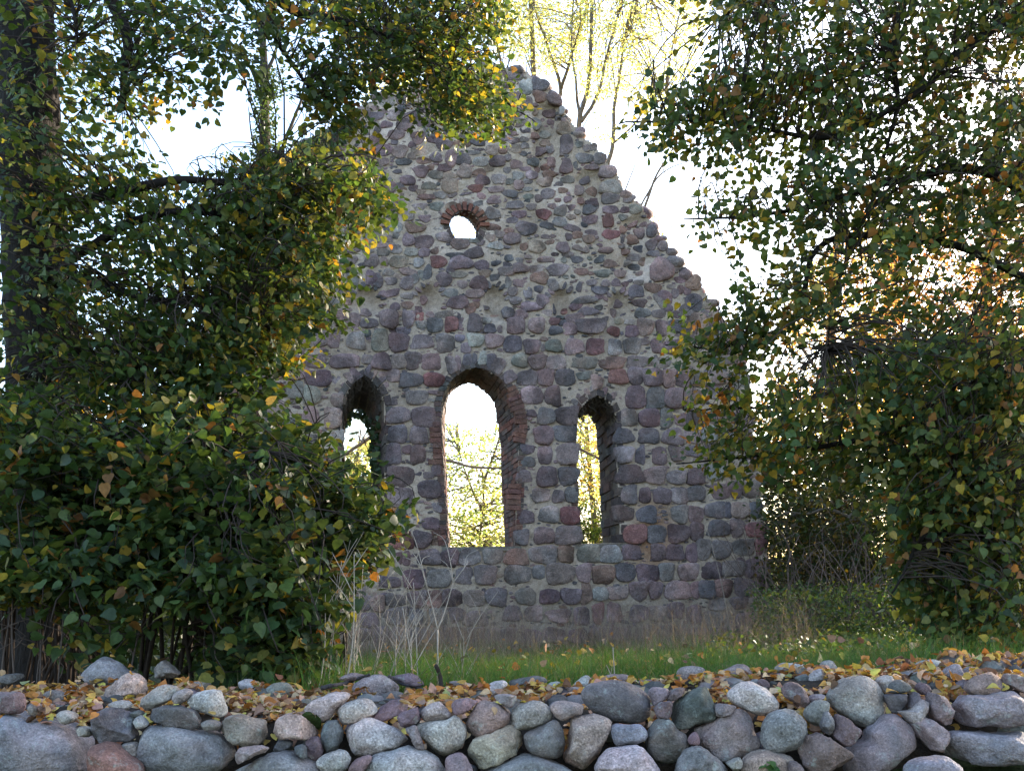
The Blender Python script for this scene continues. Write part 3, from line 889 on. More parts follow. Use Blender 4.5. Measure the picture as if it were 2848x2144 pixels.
def gz(X, Y):
    X, Y = np.asarray(X, dtype=float), np.asarray(Y, dtype=float)
    front = 0.60 * smooth(0.6, 4.0, Y) + 0.24 * smooth(1.2, 1.9, X) * smooth(3.2, 4.0, Y)
    back = 0.96 - 0.34 * smooth(5.6, 12.0, Y) - 0.02
    t = smooth(4.25, 5.3, Y)
    z = front * (1 - t) + back * t
    z = z + 0.05 * smooth(1.5, 5, X) * t
    z = z + 0.03 * np.sin(X * 1.7 + 0.4) * np.cos(Y * 1.3) + 0.015 * np.sin(X * 4.3) * np.sin(Y * 3.7 + 1)
    far = smooth(35, 140, np.hypot(X, Y))
    return z * (1 - 0.2 * far)


def build_ground():
    ax = np.concatenate([-np.geomspace(500, 12, 26), np.linspace(-11.5, 11.5, 110), np.geomspace(12, 500, 26)])
    ay = np.concatenate([-np.geomspace(300, 3, 14), np.linspace(-2.5, 20, 120), np.geomspace(20.6, 700, 28)])
    X, Y = np.meshgrid(ax, ay, indexing='ij')
    v = np.stack([X, Y, gz(X, Y)], -1).reshape(-1, 3)
    n = len(ay)
    i, j = np.meshgrid(np.arange(len(ax) - 1), np.arange(n - 1), indexing='ij')
    f = np.stack([i * n + j, (i + 1) * n + j, (i + 1) * n + j + 1, i * n + j + 1], -1).reshape(-1, 4)
    o = mesh_obj('ground', v, f, M['ground'])
    tag(o, 'dark churchyard soil and turf behind the dry stone wall', None, None, 'structure')


build_ground()

# ================================================================== loose stones of the dry wall
# tile, place (F face / T lying on top / N nearest), colour, look (r round, a angular), label, outline in zoomed pixels
TS = {'A': (0, 4.0), 'B': (553, 4.0), 'C': (1106, 4.0), 'D': (1659, 4.0), 'E': (2212, 3.478)}
DRY = [
    ('A', 'F', 'V', 'r', 'huge pale blue-grey boulder, biggest stone at the left end of the dry wall', [(-90, 760), (200, 770), (480, 850), (760, 900), (900, 1010), (990, 1120), (975, 1300), (900, 1440), (300, 1540), (-90, 1520)]),
    ('A', 'F', 'p', 'r', 'grey-purple stone resting on the huge blue-grey boulder at the left end', [(-60, 560), (120, 540), (260, 560), (275, 680), (220, 770), (60, 775), (-60, 740)]),
    ('A', 'T', 'q', 'a', 'dark flat slab at the back of the wall top, leftmost stone under the bush', [(-70, 380), (120, 330), (270, 350), (200, 410), (120, 460), (-70, 440)]),
    ('A', 'T', 'n', 'r', 'greenish grey stone half sunk in leaves, behind the leaf-filled dip of the wall top', [(490, 570), (560, 515), (680, 540), (760, 590), (720, 665), (560, 660)]),
    ('A', 'T', 'g', 'r', 'small grey stone in the leaves beside the two big wall-top blocks', [(640, 490), (740, 450), (830, 470), (800, 525), (720, 545)]),
    ('A', 'F', 'n', 'r', 'small greenish cobble among leaves above the huge left boulder', [(340, 690), (400, 660), (450, 700), (430, 780), (360, 790)]),
    ('A', 'F', 'o', 'a', 'small brown stone among leaves, touching a greenish cobble above the huge boulder', [(440, 690), (520, 670), (575, 680), (540, 740), (460, 745)]),
    ('A', 'T', 'o', 'a', 'thin brown stone chip under the half-sunk greenish stone', [(600, 660), (650, 640), (740, 680), (690, 715), (620, 700)]),
    ('A', 'F', 'l', 'r', 'small pale cobble lying on the huge blue-grey boulder', [(640, 800), (700, 745), (800, 760), (855, 810), (790, 885), (690, 875)]),
    ('A', 'T', 'V', 'r', 'large pale humped boulder, tallest stone standing on the wall top before the bush', [(930, 330), (1000, 260), (1080, 190), (1160, 155), (1280, 190), (1380, 270), (1490, 340), (1480, 440), (1300, 490), (1060, 480), (960, 400)]),
    ('A', 'T', 'K', 'a', 'pink-topped grey block leaning on the large humped boulder', [(1130, 530), (1300, 430), (1380, 350), (1510, 325), (1590, 430), (1610, 560), (1480, 600), (1300, 645), (1180, 655), (1130, 610)]),
    ('A', 'F', 'l', 'r', 'flat pale stone wedged under the pink-topped block', [(1210, 680), (1290, 635), (1420, 635), (1460, 680), (1420, 725), (1260, 715)]),
    ('A', 'F', 'b', 'a', 'dark blue-grey stone with a flat base above the red granite boulder', [(1010, 900), (1080, 780), (1180, 715), (1360, 740), (1470, 810), (1510, 940), (1500, 1060), (1260, 1085), (1010, 1085), (1000, 990)]),
    ('A', 'F', 'n', 'a', 'long greenish grey stone tilted up to the right of the pink-topped block', [(1570, 630), (1660, 530), (1800, 460), (1940, 460), (1990, 510), (1930, 600), (1800, 680), (1650, 740), (1580, 710)]),
    ('A', 'F', 'g', 'r', 'small round grey stone between a tilted greenish stone and a speckled one', [(1930, 590), (1980, 520), (2080, 500), (2140, 540), (2080, 625), (1990, 665), (1930, 650)]),
    ('A', 'F', 'b', 'a', 'wide dark slab-like stone lying on the big flat-topped purple-grey boulder', [(1610, 800), (1680, 730), (1800, 690), (2000, 700), (2160, 750), (2215, 860), (2200, 940), (2120, 965), (1900, 905), (1700, 855)]),
    ('A', 'F', 'l', 'r', 'small light stone squeezed between the dark flat-based stone and a wide dark slab', [(1500, 830), (1560, 800), (1620, 860), (1640, 910), (1560, 945), (1520, 900)]),
    ('A', 'F', 'q', 'r', 'tiny dark stone in the gap above a small light wedge stone', [(1460, 770), (1540, 740), (1590, 780), (1530, 815)]),
    ('A', 'F', 'l', 'a', 'narrow pale chip leaning between the huge left boulder and the dark flat-based stone', [(840, 950), (900, 920), (1000, 940), (995, 1035), (940, 1035)]),
    ('A', 'F', 'R', 'r', 'reddish granite boulder, the only red stone at the foot of the wall', [(1000, 1250), (1040, 1150), (1180, 1100), (1320, 1150), (1440, 1260), (1560, 1340), (1560, 1460), (1100, 1490), (1010, 1370)]),
    ('A', 'F', 'l', 'a', 'small pale angular stone sitting on the red granite boulder', [(1350, 1130), (1440, 1095), (1510, 1100), (1540, 1200), (1500, 1275), (1410, 1245)]),
    ('A', 'F', 'W', 'r', 'big flat-topped purple-grey boulder right of the red granite one', [(1520, 980), (1700, 905), (1900, 895), (2150, 955), (2380, 980), (2460, 1030), (2590, 1150), (2600, 1280), (2480, 1390), (2300, 1450), (1800, 1450), (1580, 1340), (1535, 1200)]),
    ('A', 'T', 'n', 'a', 'pyramid-shaped mossy grey stone standing under the bush', [(1650, 330), (1720, 260), (1820, 175), (1900, 240), (1990, 340), (1900, 385), (1740, 375)]),
    ('A', 'F', 'L', 'r', 'light speckled stone with a square left side above a wide dark slab', [(2080, 600), (2140, 560), (2300, 520), (2430, 520), (2480, 600), (2530, 760), (2460, 815), (2330, 780), (2160, 720)]),
    ('A', 'T', 'l', 'r', 'small pale stone in leaves behind the light speckled stone', [(2090, 470), (2200, 410), (2320, 430), (2320, 495), (2220, 515)]),
    ('B', 'T', 'w', 'r', 'whitest stone of the wall top, low and smooth in the leaves', [(420, 460), (480, 400), (600, 405), (740, 470), (680, 515), (520, 515)]),
    ('B', 'T', 'n', 'r', 'round greenish speckled boulder beside the whitest stone', [(690, 580), (760, 480), (900, 425), (1010, 450), (1060, 530), (980, 600), (860, 645), (720, 645)]),
    ('B', 'F', 'L', 'r', 'long mauve speckled stone above the moss-capped pink one', [(1180, 710), (1260, 640), (1440, 560), (1560, 540), (1680, 580), (1560, 720), (1440, 845), (1340, 855), (1200, 770)]),
    ('B', 'T', 'q', 'a', 'dark flat stone sunk in leaves behind the long mauve one', [(900, 660), (1080, 620), (1210, 610), (1160, 675), (960, 725)]),
    ('B', 'T', 'G', 'r', 'large oval speckled boulder with two dark sticks lying over its sides', [(1700, 500), (1760, 420), (1920, 350), (2060, 345), (2180, 420), (2220, 520), (2140, 590), (1900, 615), (1740, 570)]),
    ('B', 'F', 'L', 'r', 'pale grey pepper-speckled stone above the big speckled oval of the wall face', [(1540, 760), (1600, 670), (1780, 610), (1900, 630), (1980, 720), (1960, 780), (1800, 850), (1640, 895), (1560, 850)]),
    ('B', 'F', 'p', 'a', 'angular purple-brown stone next to the pale pepper-speckled one', [(1940, 830), (1990, 720), (2080, 650), (2260, 610), (2330, 650), (2300, 750), (2200, 805), (2060, 855)]),
    ('B', 'T', 'g', 'r', 'low grey stone behind a dark stick near the dry stalks', [(1560, 390), (1700, 325), (1840, 345), (1900, 370), (1700, 415)]),
    ('B', 'F', 'P', 'a', 'blocky brownish purple stone with a jutting left corner, beside the moss-capped one', [(260, 860), (310, 810), (420, 795), (600, 830), (720, 860), (740, 1040), (690, 1110), (560, 1135), (440, 1110), (280, 1020), (235, 970)]),
    ('B', 'F', 'K', 'a', 'pinkish stone capped by a cushion of green moss', [(770, 1000), (790, 900), (900, 810), (1060, 760), (1150, 770), (1260, 880), (1335, 960), (1310, 1035), (1160, 1055), (1020, 1045), (870, 1075), (770, 1045)]),
    ('B', 'F', 'q', 'a', 'dark pointed stone standing upright right of the mossy one', [(1370, 960), (1420, 860), (1530, 850), (1590, 960), (1600, 1060), (1540, 1170), (1420, 1225), (1370, 1150), (1360, 1060)]),
    ('B', 'F', 'L', 'r', 'big pale oval boulder with heavy black speckles on its upper half', [(1620, 1010), (1680, 920), (1820, 840), (1930, 850), (2100, 900), (2230, 960), (2340, 1070), (2260, 1130), (2080, 1175), (1900, 1245), (1760, 1235), (1680, 1140)]),
    ('B', 'F', 'd', 'a', 'small purple faceted block under the dark upright stone', [(1190, 1090), (1240, 1040), (1330, 1040), (1370, 1120), (1380, 1220), (1300, 1305), (1220, 1265), (1195, 1160)]),
    ('B', 'F', 'q', 'a', 'small dark stone filling the gap left of the purple faceted block', [(1060, 1150), (1140, 1120), (1190, 1170), (1190, 1275), (1090, 1215)]),
    ('B', 'F', 'q', 'a', 'flat dark slab in shadow right under the moss-capped stone', [(820, 1150), (880, 1080), (1030, 1080), (1030, 1140), (900, 1195), (830, 1195)]),
    ('B', 'F', 'g', 'a', 'wedge-shaped grey stone under the blocky brownish purple one', [(390, 1280), (450, 1160), (600, 1140), (770, 1150), (740, 1215), (620, 1245), (480, 1315), (400, 1355)]),
    ('B', 'F', 'W', 'r', 'wide domed grey boulder at the foot of the wall below the moss-capped stone', [(380, 1440), (560, 1330), (720, 1240), (900, 1190), (1040, 1200), (1200, 1270), (1360, 1350), (1420, 1470), (800, 1540), (400, 1500)]),
    ('B', 'F', 'L', 'r', 'light speckled stone low in the wall, right of the wide domed boulder', [(1310, 1310), (1420, 1220), (1560, 1180), (1650, 1200), (1680, 1290), (1620, 1400), (1500, 1470), (1380, 1410)]),
    ('B', 'F', 'p', 'r', 'slanting brownish grey stone left of the big blue-white boulder', [(1660, 1400), (1740, 1290), (1880, 1240), (1920, 1290), (1860, 1400), (1780, 1480), (1670, 1480)]),
    ('B', 'F', 'Y', 'r', 'big blue-white boulder with a pink left edge at the foot of the wall', [(1850, 1420), (1880, 1330), (1960, 1240), (2110, 1195), (2300, 1165), (2500, 1190), (2640, 1260), (2720, 1370), (2730, 1490), (2200, 1540), (1850, 1510)]),
    ('B', 'F', 'n', 'r', 'small smooth oval stone under the light speckled stone with the square side', [(30, 890), (90, 850), (200, 860), (250, 900), (220, 950), (110, 955), (40, 930)]),
    ('C', 'T', 'p', 'r', 'purple-grey stone with a stick across it, behind the large oval speckled boulder', [(-80, 380), (20, 340), (140, 330), (240, 380), (290, 450), (220, 485), (60, 445)]),
    ('C', 'F', 'd', 'a', 'dark purple oblong block lying on a thin grey wedge', [(-10, 820), (60, 760), (210, 710), (240, 770), (240, 860), (100, 945), (40, 905)]),
    ('C', 'F', 'K', 'r', 'pinkish half-round stone with a straight lower edge on a big light boulder', [(250, 790), (290, 710), (400, 650), (480, 650), (560, 740), (600, 800), (500, 840), (280, 865)]),
    ('C', 'F', 'L', 'r', 'big light grey boulder tapering downwards below the pinkish half-round stone', [(215, 920), (300, 870), (560, 820), (640, 800), (720, 870), (770, 980), (740, 1100), (640, 1180), (500, 1235), (380, 1185), (290, 1080)]),
    ('C', 'F', 'g', 'a', 'thin grey wedge standing on its point beside the big tapering boulder', [(85, 950), (200, 910), (260, 1060), (295, 1185), (220, 1175), (140, 1040)]),
    ('C', 'F', 'p', 'a', 'purple-grey stone with a ragged edge between the half-round and the egg-shaped stones', [(580, 700), (650, 620), (760, 600), (890, 640), (840, 700), (740, 775), (620, 775)]),
    ('C', 'F', 'P', 'r', 'egg-shaped grey-mauve boulder with one orange leaf stuck on it', [(770, 860), (830, 730), (920, 640), (1080, 640), (1210, 720), (1255, 810), (1180, 920), (1000, 1015), (860, 1025), (775, 950)]),
    ('C', 'T', 'L', 'r', 'light speckled stone sloping down from the grass edge, above the egg-shaped one', [(910, 590), (960, 500), (1080, 420), (1180, 410), (1220, 460), (1120, 535), (960, 625)]),
    ('C', 'F', 'g', 'a', 'small triangular grey stone wedged above two rounded boulders', [(1075, 580), (1160, 560), (1310, 575), (1330, 620), (1270, 705), (1200, 685), (1110, 635)]),
    ('C', 'F', 'G', 'r', 'oval blue-grey speckled boulder right of the egg-shaped one', [(1260, 840), (1300, 720), (1420, 650), (1560, 640), (1680, 700), (1730, 790), (1640, 880), (1480, 945), (1320, 955), (1265, 905)]),
    ('C', 'T', 'q', 'r', 'long dark stone on the back edge of the wall top against the grass', [(1240, 420), (1330, 390), (1420, 370), (1560, 355), (1660, 410), (1600, 475), (1440, 505), (1280, 495)]),
    ('C', 'T', 'l', 'r', 'small light stone beside the long dark back-edge stone', [(1650, 490), (1700, 430), (1780, 420), (1810, 470), (1740, 545), (1660, 535)]),
    ('C', 'T', 'g', 'r', 'low grey stone in leaves behind the large dark oval boulder', [(1740, 540), (1820, 490), (1960, 480), (2080, 500), (2040, 575), (1880, 595)]),
    ('C', 'F', 'g', 'r', 'smooth grey stone with a flat underside left of the large dark oval boulder', [(1700, 690), (1780, 640), (1920, 640), (2070, 690), (2060, 760), (1960, 800), (1840, 845), (1750, 805)]),
    ('C', 'F', 'T', 'a', 'tan rough-broken boulder, the only yellowish one in the wall face', [(770, 1180), (860, 1060), (1060, 980), (1230, 920), (1320, 960), (1425, 1080), (1400, 1180), (1250, 1260), (1060, 1335), (940, 1395), (840, 1325), (775, 1250)]),
    ('C', 'F', 'Q', 'r', 'dark green boulder right of the tan rough-broken one', [(1430, 1000), (1560, 940), (1740, 840), (1800, 890), (1860, 1050), (1850, 1180), (1790, 1265), (1600, 1255), (1450, 1185), (1420, 1090)]),
    ('C', 'F', 'g', 'r', 'small dark-patched stone right of the big blue-white boulder', [(520, 1320), (580, 1240), (700, 1220), (780, 1290), (830, 1420), (700, 1500), (560, 1460)]),
    ('C', 'F', 'W', 'r', 'broad domed boulder at the foot of the wall under the tan one', [(930, 1430), (1200, 1310), (1440, 1240), (1640, 1270), (1830, 1350), (1960, 1440), (1900, 1520), (1100, 1540)]),
    ('C', 'F', 'K', 'a', 'tall pale pink boulder narrowing to a waist, shaped like a boot', [(1930, 820), (2060, 790), (2250, 790), (2380, 870), (2360, 930), (2310, 1040), (2260, 1160), (2200, 1270), (2100, 1375), (2000, 1390), (1830, 1305), (1850, 1240), (1920, 1130), (1920, 960)]),
    ('C', 'T', 'l', 'r', 'pale pointed stone at the back edge above the large dark oval boulder', [(1960, 450), (2060, 370), (2120, 355), (2180, 420), (2190, 475), (2060, 495)]),
    ('C', 'T', 'g', 'r', 'tiny grey stone in bright leaves above the oval blue-grey boulder', [(1640, 600), (1720, 560), (1760, 610), (1680, 655)]),
    ('C', 'T', 'g', 'r', 'low grey hump at the grass edge near the dark upright stub', [(560, 430), (700, 415), (860, 470), (700, 490)]),
    ('D', 'F', 'Q', 'r', 'large dark smooth oval boulder, widest in the middle of the wall', [(-150, 520), (-60, 450), (200, 420), (420, 470), (560, 540), (610, 640), (590, 800), (440, 885), (260, 875), (80, 805), (-60, 745), (-150, 625)]),
    ('D', 'T', 'g', 'r', 'low rounded stone just behind the large dark oval boulder', [(60, 370), (160, 340), (320, 340), (450, 400), (380, 435), (100, 425)]),
    ('D', 'F', 'p', 'r', 'purple-grey stone tapering downwards right of the large dark oval boulder', [(580, 530), (660, 480), (800, 510), (760, 610), (640, 695), (610, 620)]),
    ('D', 'F', 'd', 'a', 'purple stone with a dark broken underside beside the yellow-flecked block', [(780, 630), (800, 550), (880, 500), (1000, 490), (970, 550), (860, 625)]),
    ('D', 'F', 'd', 'a', 'small shiny purple stone wedged left of the yellow-flecked block', [(640, 730), (720, 650), (850, 645), (840, 760), (800, 825), (690, 830)]),
    ('D', 'F', 'X', 'a', 'dark green four-cornered block flecked with yellow lichen', [(860, 680), (960, 590), (1140, 500), (1290, 465), (1335, 560), (1330, 760), (1310, 835), (1150, 875), (1000, 925), (900, 930), (850, 860)]),
    ('D', 'T', 'G', 'r', 'dark stone with white streaks at the grass edge above the yellow-flecked block', [(900, 320), (960, 260), (1080, 250), (1200, 280), (1210, 350), (1150, 410), (1000, 425), (920, 380)]),
    ('D', 'T', 'g', 'r', 'smooth grey egg-like boulder standing highest against the grass', [(1370, 360), (1420, 290), (1560, 235), (1680, 240), (1750, 310), (1740, 380), (1620, 430), (1460, 445), (1390, 410)]),
    ('D', 'F', 'Z', 'r', 'white and black speckled granite stone, brightest of the wall face', [(1470, 580), (1530, 490), (1640, 440), (1760, 430), (1860, 490), (1960, 580), (2010, 650), (1980, 730), (1840, 785), (1720, 765), (1560, 680)]),
    ('D', 'F', 'g', 'a', 'small grey stone under the white speckled granite', [(1330, 680), (1450, 670), (1570, 700), (1490, 770), (1400, 815), (1330, 805)]),
    ('D', 'F', 'V', 'r', 'low blue-grey oblong stone below the large dark oval boulder', [(160, 950), (220, 890), (380, 900), (500, 900), (570, 980), (540, 1070), (400, 1100), (240, 1115), (180, 1050)]),
    ('D', 'F', 'Q', 'r', 'dark pear-shaped boulder with a few white lichen spots', [(560, 1080), (600, 940), (680, 850), (820, 830), (880, 930), (990, 1010), (1000, 1100), (960, 1230), (860, 1315), (720, 1315), (600, 1245)]),
    ('D', 'F', 'P', 'a', 'big pinkish brown boulder with a hollow underside below the white speckled granite', [(1100, 960), (1280, 860), (1460, 780), (1560, 730), (1690, 760), (1770, 870), (1800, 1060), (1810, 1180), (1720, 1225), (1600, 1235), (1530, 1295), (1400, 1305), (1240, 1215), (1160, 1110), (1130, 1020)]),
    ('D', 'F', 'G', 'r', 'round grey boulder, nearly a ball, right of the big pinkish brown one', [(1830, 980), (1870, 850), (1960, 760), (2100, 720), (2230, 760), (2310, 860), (2330, 960), (2290, 1090), (2200, 1185), (2060, 1225), (1920, 1205), (1850, 1110)]),
    ('D', 'F', 'L', 'r', 'domed pale boulder with a dark-flecked left top, below the blue-grey oblong', [(0, 1320), (100, 1200), (200, 1150), (440, 1140), (540, 1200), (620, 1290), (700, 1420), (600, 1520), (60, 1520), (-20, 1420)]),
    ('D', 'F', 'W', 'r', 'grey boulder at the foot of the wall right of the dark pear-shaped one', [(880, 1400), (900, 1290), (1000, 1160), (1140, 1140), (1260, 1220), (1400, 1320), (1480, 1450), (1200, 1540), (900, 1510)]),
    ('D', 'F', 'l', 'a', 'small light wedge under the big pinkish brown boulder', [(1450, 1330), (1600, 1260), (1625, 1310), (1570, 1425), (1520, 1405)]),
    ('D', 'F', 'K', 'r', 'pinkish domed boulder at the foot of the wall with a seedling before it', [(1620, 1340), (1700, 1240), (1860, 1190), (2020, 1220), (2180, 1270), (2260, 1400), (2200, 1520), (1700, 1520), (1630, 1440)]),
    ('D', 'T', 'l', 'r', 'long light speckled stone at the grass edge right of the egg-like boulder', [(1970, 300), (2060, 220), (2240, 215), (2330, 260), (2300, 335), (2140, 315)]),
    ('D', 'F', 'd', 'r', 'reddish brown stone deep in the shadow left of the big pinkish brown boulder', [(1020, 1060), (1100, 980), (1140, 1040), (1130, 1115), (1040, 1115)]),
    ('D', 'T', 'd', 'r', 'small purple cobble behind the white speckled granite', [(1790, 430), (1860, 390), (1930, 460), (1870, 495)]),
    ('D', 'T', 'g', 'r', 'low bluish stone in leaves before the long light speckled stone', [(1960, 350), (2060, 325), (2140, 350), (2100, 395), (2000, 385)]),
    ('D', 'T', 'p', 'r', 'flat mauve stone with leaves on it, behind a downward tapering purple-grey one', [(430, 430), (600, 400), (740, 430), (720, 485), (560, 505)]),
    ('E', 'F', 'd', 'r', 'rounded purple stone right of the white speckled granite', [(-130, 430), (-60, 370), (40, 390), (110, 480), (125, 560), (85, 620), (10, 575), (-100, 515)]),
    ('E', 'T', 'L', 'r', 'speckled light stone in front of a pale round cobble, one flat dark neighbour', [(150, 290), (250, 240), (310, 330), (220, 405), (130, 405)]),
    ('E', 'T', 'q', 'a', 'flat dark stone touching the speckled light one on the wall top', [(0, 330), (110, 290), (145, 400), (30, 365)]),
    ('E', 'T', 'l', 'r', 'pale round cobble standing at the grass edge above the largest round boulder', [(240, 230), (270, 170), (340, 160), (400, 230), (380, 295), (290, 305)]),
    ('E', 'F', 'H', 'r', 'largest round boulder, grey with a pale cloudy patch in its middle', [(320, 490), (380, 410), (500, 320), (640, 315), (760, 370), (830, 470), (880, 590), (860, 650), (780, 745), (660, 805), (560, 775), (460, 705), (350, 615), (320, 550)]),
    ('E', 'F', 'l', 'r', 'pale speckled stone leaning on the largest round boulder', [(790, 360), (850, 305), (920, 310), (950, 370), (880, 465), (840, 445)]),
    ('E', 'F', 'q', 'r', 'dark oval cobble lying on a dark blue wedge', [(905, 420), (950, 365), (1040, 350), (1110, 420), (1080, 470), (930, 480)]),
    ('E', 'F', 'd', 'r', 'small dark purple cobble above the upright dark one', [(1170, 430), (1210, 375), (1280, 400), (1290, 450), (1230, 495)]),
    ('E', 'F', 'b', 'a', 'dark blue wedge right of the largest round boulder', [(860, 500), (940, 490), (1100, 490), (1080, 560), (990, 665), (930, 655), (900, 580)]),
    ('E', 'F', 'b', 'r', 'small dark stone standing upright beside a dark blue wedge', [(1090, 580), (1130, 480), (1180, 465), (1215, 560), (1180, 635), (1130, 655), (1090, 620)]),
    ('E', 'F', 'l', 'a', 'pale mauve wedge under the upright dark cobble', [(1010, 660), (1120, 650), (1220, 540), (1290, 560), (1310, 650), (1260, 715), (1120, 765), (1060, 715)]),
    ('E', 'F', 'g', 'a', 'tall grey four-sided stone left of the long blue-grey slab', [(1290, 500), (1330, 470), (1460, 530), (1510, 600), (1530, 720), (1500, 795), (1410, 775), (1310, 695)]),
    ('E', 'F', 'g', 'a', 'grey pointed stone below the tall four-sided one', [(1150, 780), (1200, 740), (1300, 720), (1400, 800), (1500, 880), (1460, 985), (1390, 1035), (1280, 1005), (1200, 900)]),
    ('E', 'F', 'V', 'a', 'long blue-grey slab at the right end of the wall', [(1550, 600), (1640, 500), (1800, 520), (1990, 480), (2150, 470), (2320, 520), (2320, 765), (2000, 775), (1750, 805), (1560, 795), (1540, 690)]),
    ('E', 'F', 'V', 'a', 'long mottled slab underneath the other long slab at the right end', [(1430, 960), (1520, 850), (1700, 860), (2000, 870), (2320, 870), (2320, 1110), (2150, 1150), (1800, 1160), (1560, 1130), (1440, 1060)]),
    ('E', 'F', 'P', 'r', 'brownish oval boulder resting on the upper long slab', [(1650, 410), (1720, 330), (1830, 290), (1920, 280), (1990, 360), (1980, 440), (1880, 505), (1760, 505), (1670, 465)]),
    ('E', 'T', 'G', 'r', 'bluish speckled stone touching a purple one in the thickest leaves', [(1420, 300), (1480, 210), (1580, 200), (1620, 270), (1650, 350), (1580, 395), (1460, 375)]),
    ('E', 'T', 'p', 'r', 'purple stone behind the brownish oval boulder', [(1610, 270), (1680, 220), (1760, 230), (1800, 280), (1700, 345), (1640, 345)]),
    ('E', 'T', 'V', 'r', 'smooth blue-grey hump in the leaves at the back of the wall top', [(1130, 260), (1200, 180), (1320, 150), (1420, 200), (1340, 275), (1250, 305)]),
    ('E', 'T', 'g', 'r', 'low speckled stone in yellow leaves left of the smooth blue-grey hump', [(850, 240), (940, 215), (1020, 240), (1000, 295), (900, 285)]),
    ('E', 'F', 'g', 'a', 'flat grey slab slanting down to the right of the brownish oval boulder', [(1990, 350), (2060, 290), (2180, 310), (2320, 420), (2320, 500), (2200, 465), (2080, 405)]),
    ('E', 'T', 'p', 'r', 'mauve stone at the far right of the wall top, touched by yellow leaves', [(2070, 190), (2150, 150), (2320, 150), (2320, 235), (2120, 245)]),
    ('E', 'T', 'g', 'r', 'greenish grey stone at the right edge above the slanting slab', [(2160, 290), (2220, 240), (2320, 250), (2320, 350), (2210, 350)]),
    ('E', 'F', 'W', 'r', 'broad grey boulder at the foot of the wall below the largest round one', [(490, 1190), (520, 1020), (680, 940), (700, 830), (780, 770), (880, 680), (1000, 690), (1120, 780), (1190, 890), (1150, 960), (1070, 1040), (960, 1110), (880, 1200), (700, 1290), (520, 1290)]),
    ('E', 'F', 'p', 'a', 'purple-grey stone with a pointed right end under the largest round boulder', [(370, 840), (400, 700), (480, 710), (600, 800), (690, 890), (640, 930), (500, 995), (420, 945), (360, 890)]),
    ('E', 'F', 'O', 'a', 'brown boulder with a dented face right of the ball-like boulder', [(60, 1010), (120, 900), (240, 860), (360, 930), (460, 1000), (540, 1060), (520, 1140), (440, 1210), (300, 1245), (130, 1235), (60, 1140)]),
    ('E', 'F', 'n', 'r', 'greenish oval stone above the dented brown boulder', [(100, 640), (180, 560), (260, 540), (330, 590), (290, 680), (220, 795), (130, 755), (90, 700)]),
    ('E', 'F', 'n', 'r', 'narrow upright stone between the greenish oval and the pointed purple-grey one', [(245, 790), (280, 690), (310, 650), (360, 720), (365, 800), (330, 875), (270, 845)]),
    ('E', 'F', 'g', 'r', 'small flat stone tucked left of the largest round boulder', [(130, 530), (180, 490), (270, 490), (280, 520), (180, 555), (140, 570)]),
    ('E', 'N', 'V', 'r', 'blue-grey boulder lying in front of the wall in fallen leaves', [(1060, 1231), (1120, 1150), (1260, 1100), (1440, 1090), (1560, 1150), (1620, 1260), (1400, 1330), (1100, 1330)]),
    ('E', 'F', 'g', 'r', 'grey stone low between the ball-like boulder and the dented brown one', [(-60, 1165), (0, 1130), (60, 1190), (90, 1270), (-60, 1300)]),
    ('E', 'T', 'l', 'r', 'pale grey stone in leaves touching the top of the largest round boulder', [(360, 330), (420, 280), (530, 270), (520, 325), (430, 345)]),
    ('E', 'T', 'p', 'r', 'small mauve stone poking out of the leaves at the very back', [(1590, 110), (1640, 80), (1690, 120), (1650, 155)]),
    ('E', 'T', 'l', 'r', 'small pale stone left of the smooth blue-grey hump', [(1030, 180), (1080, 150), (1120, 180), (1080, 215)]),
]
PAL.update({'V': (0.215, 0.206, 0.208), 'W': (0.222, 0.198, 0.194), 'L': (0.35, 0.305, 0.28), 'G': (0.222, 0.194, 0.182), 'K': (0.31, 0.235, 0.20), 'R': (0.26, 0.135, 0.11),
            'P': (0.23, 0.18, 0.155), 'T': (0.28, 0.225, 0.165), 'Q': (0.128, 0.115, 0.105), 'X': (0.098, 0.096, 0.086), 'Y': (0.32, 0.30, 0.285), 'Z': (0.50, 0.45, 0.40),
            'H': (0.235, 0.218, 0.19), 'O': (0.165, 0.125, 0.105)})

BV, BF, BN = [], [], 0     # everything the leaves can lie on
STONES_END = [0]


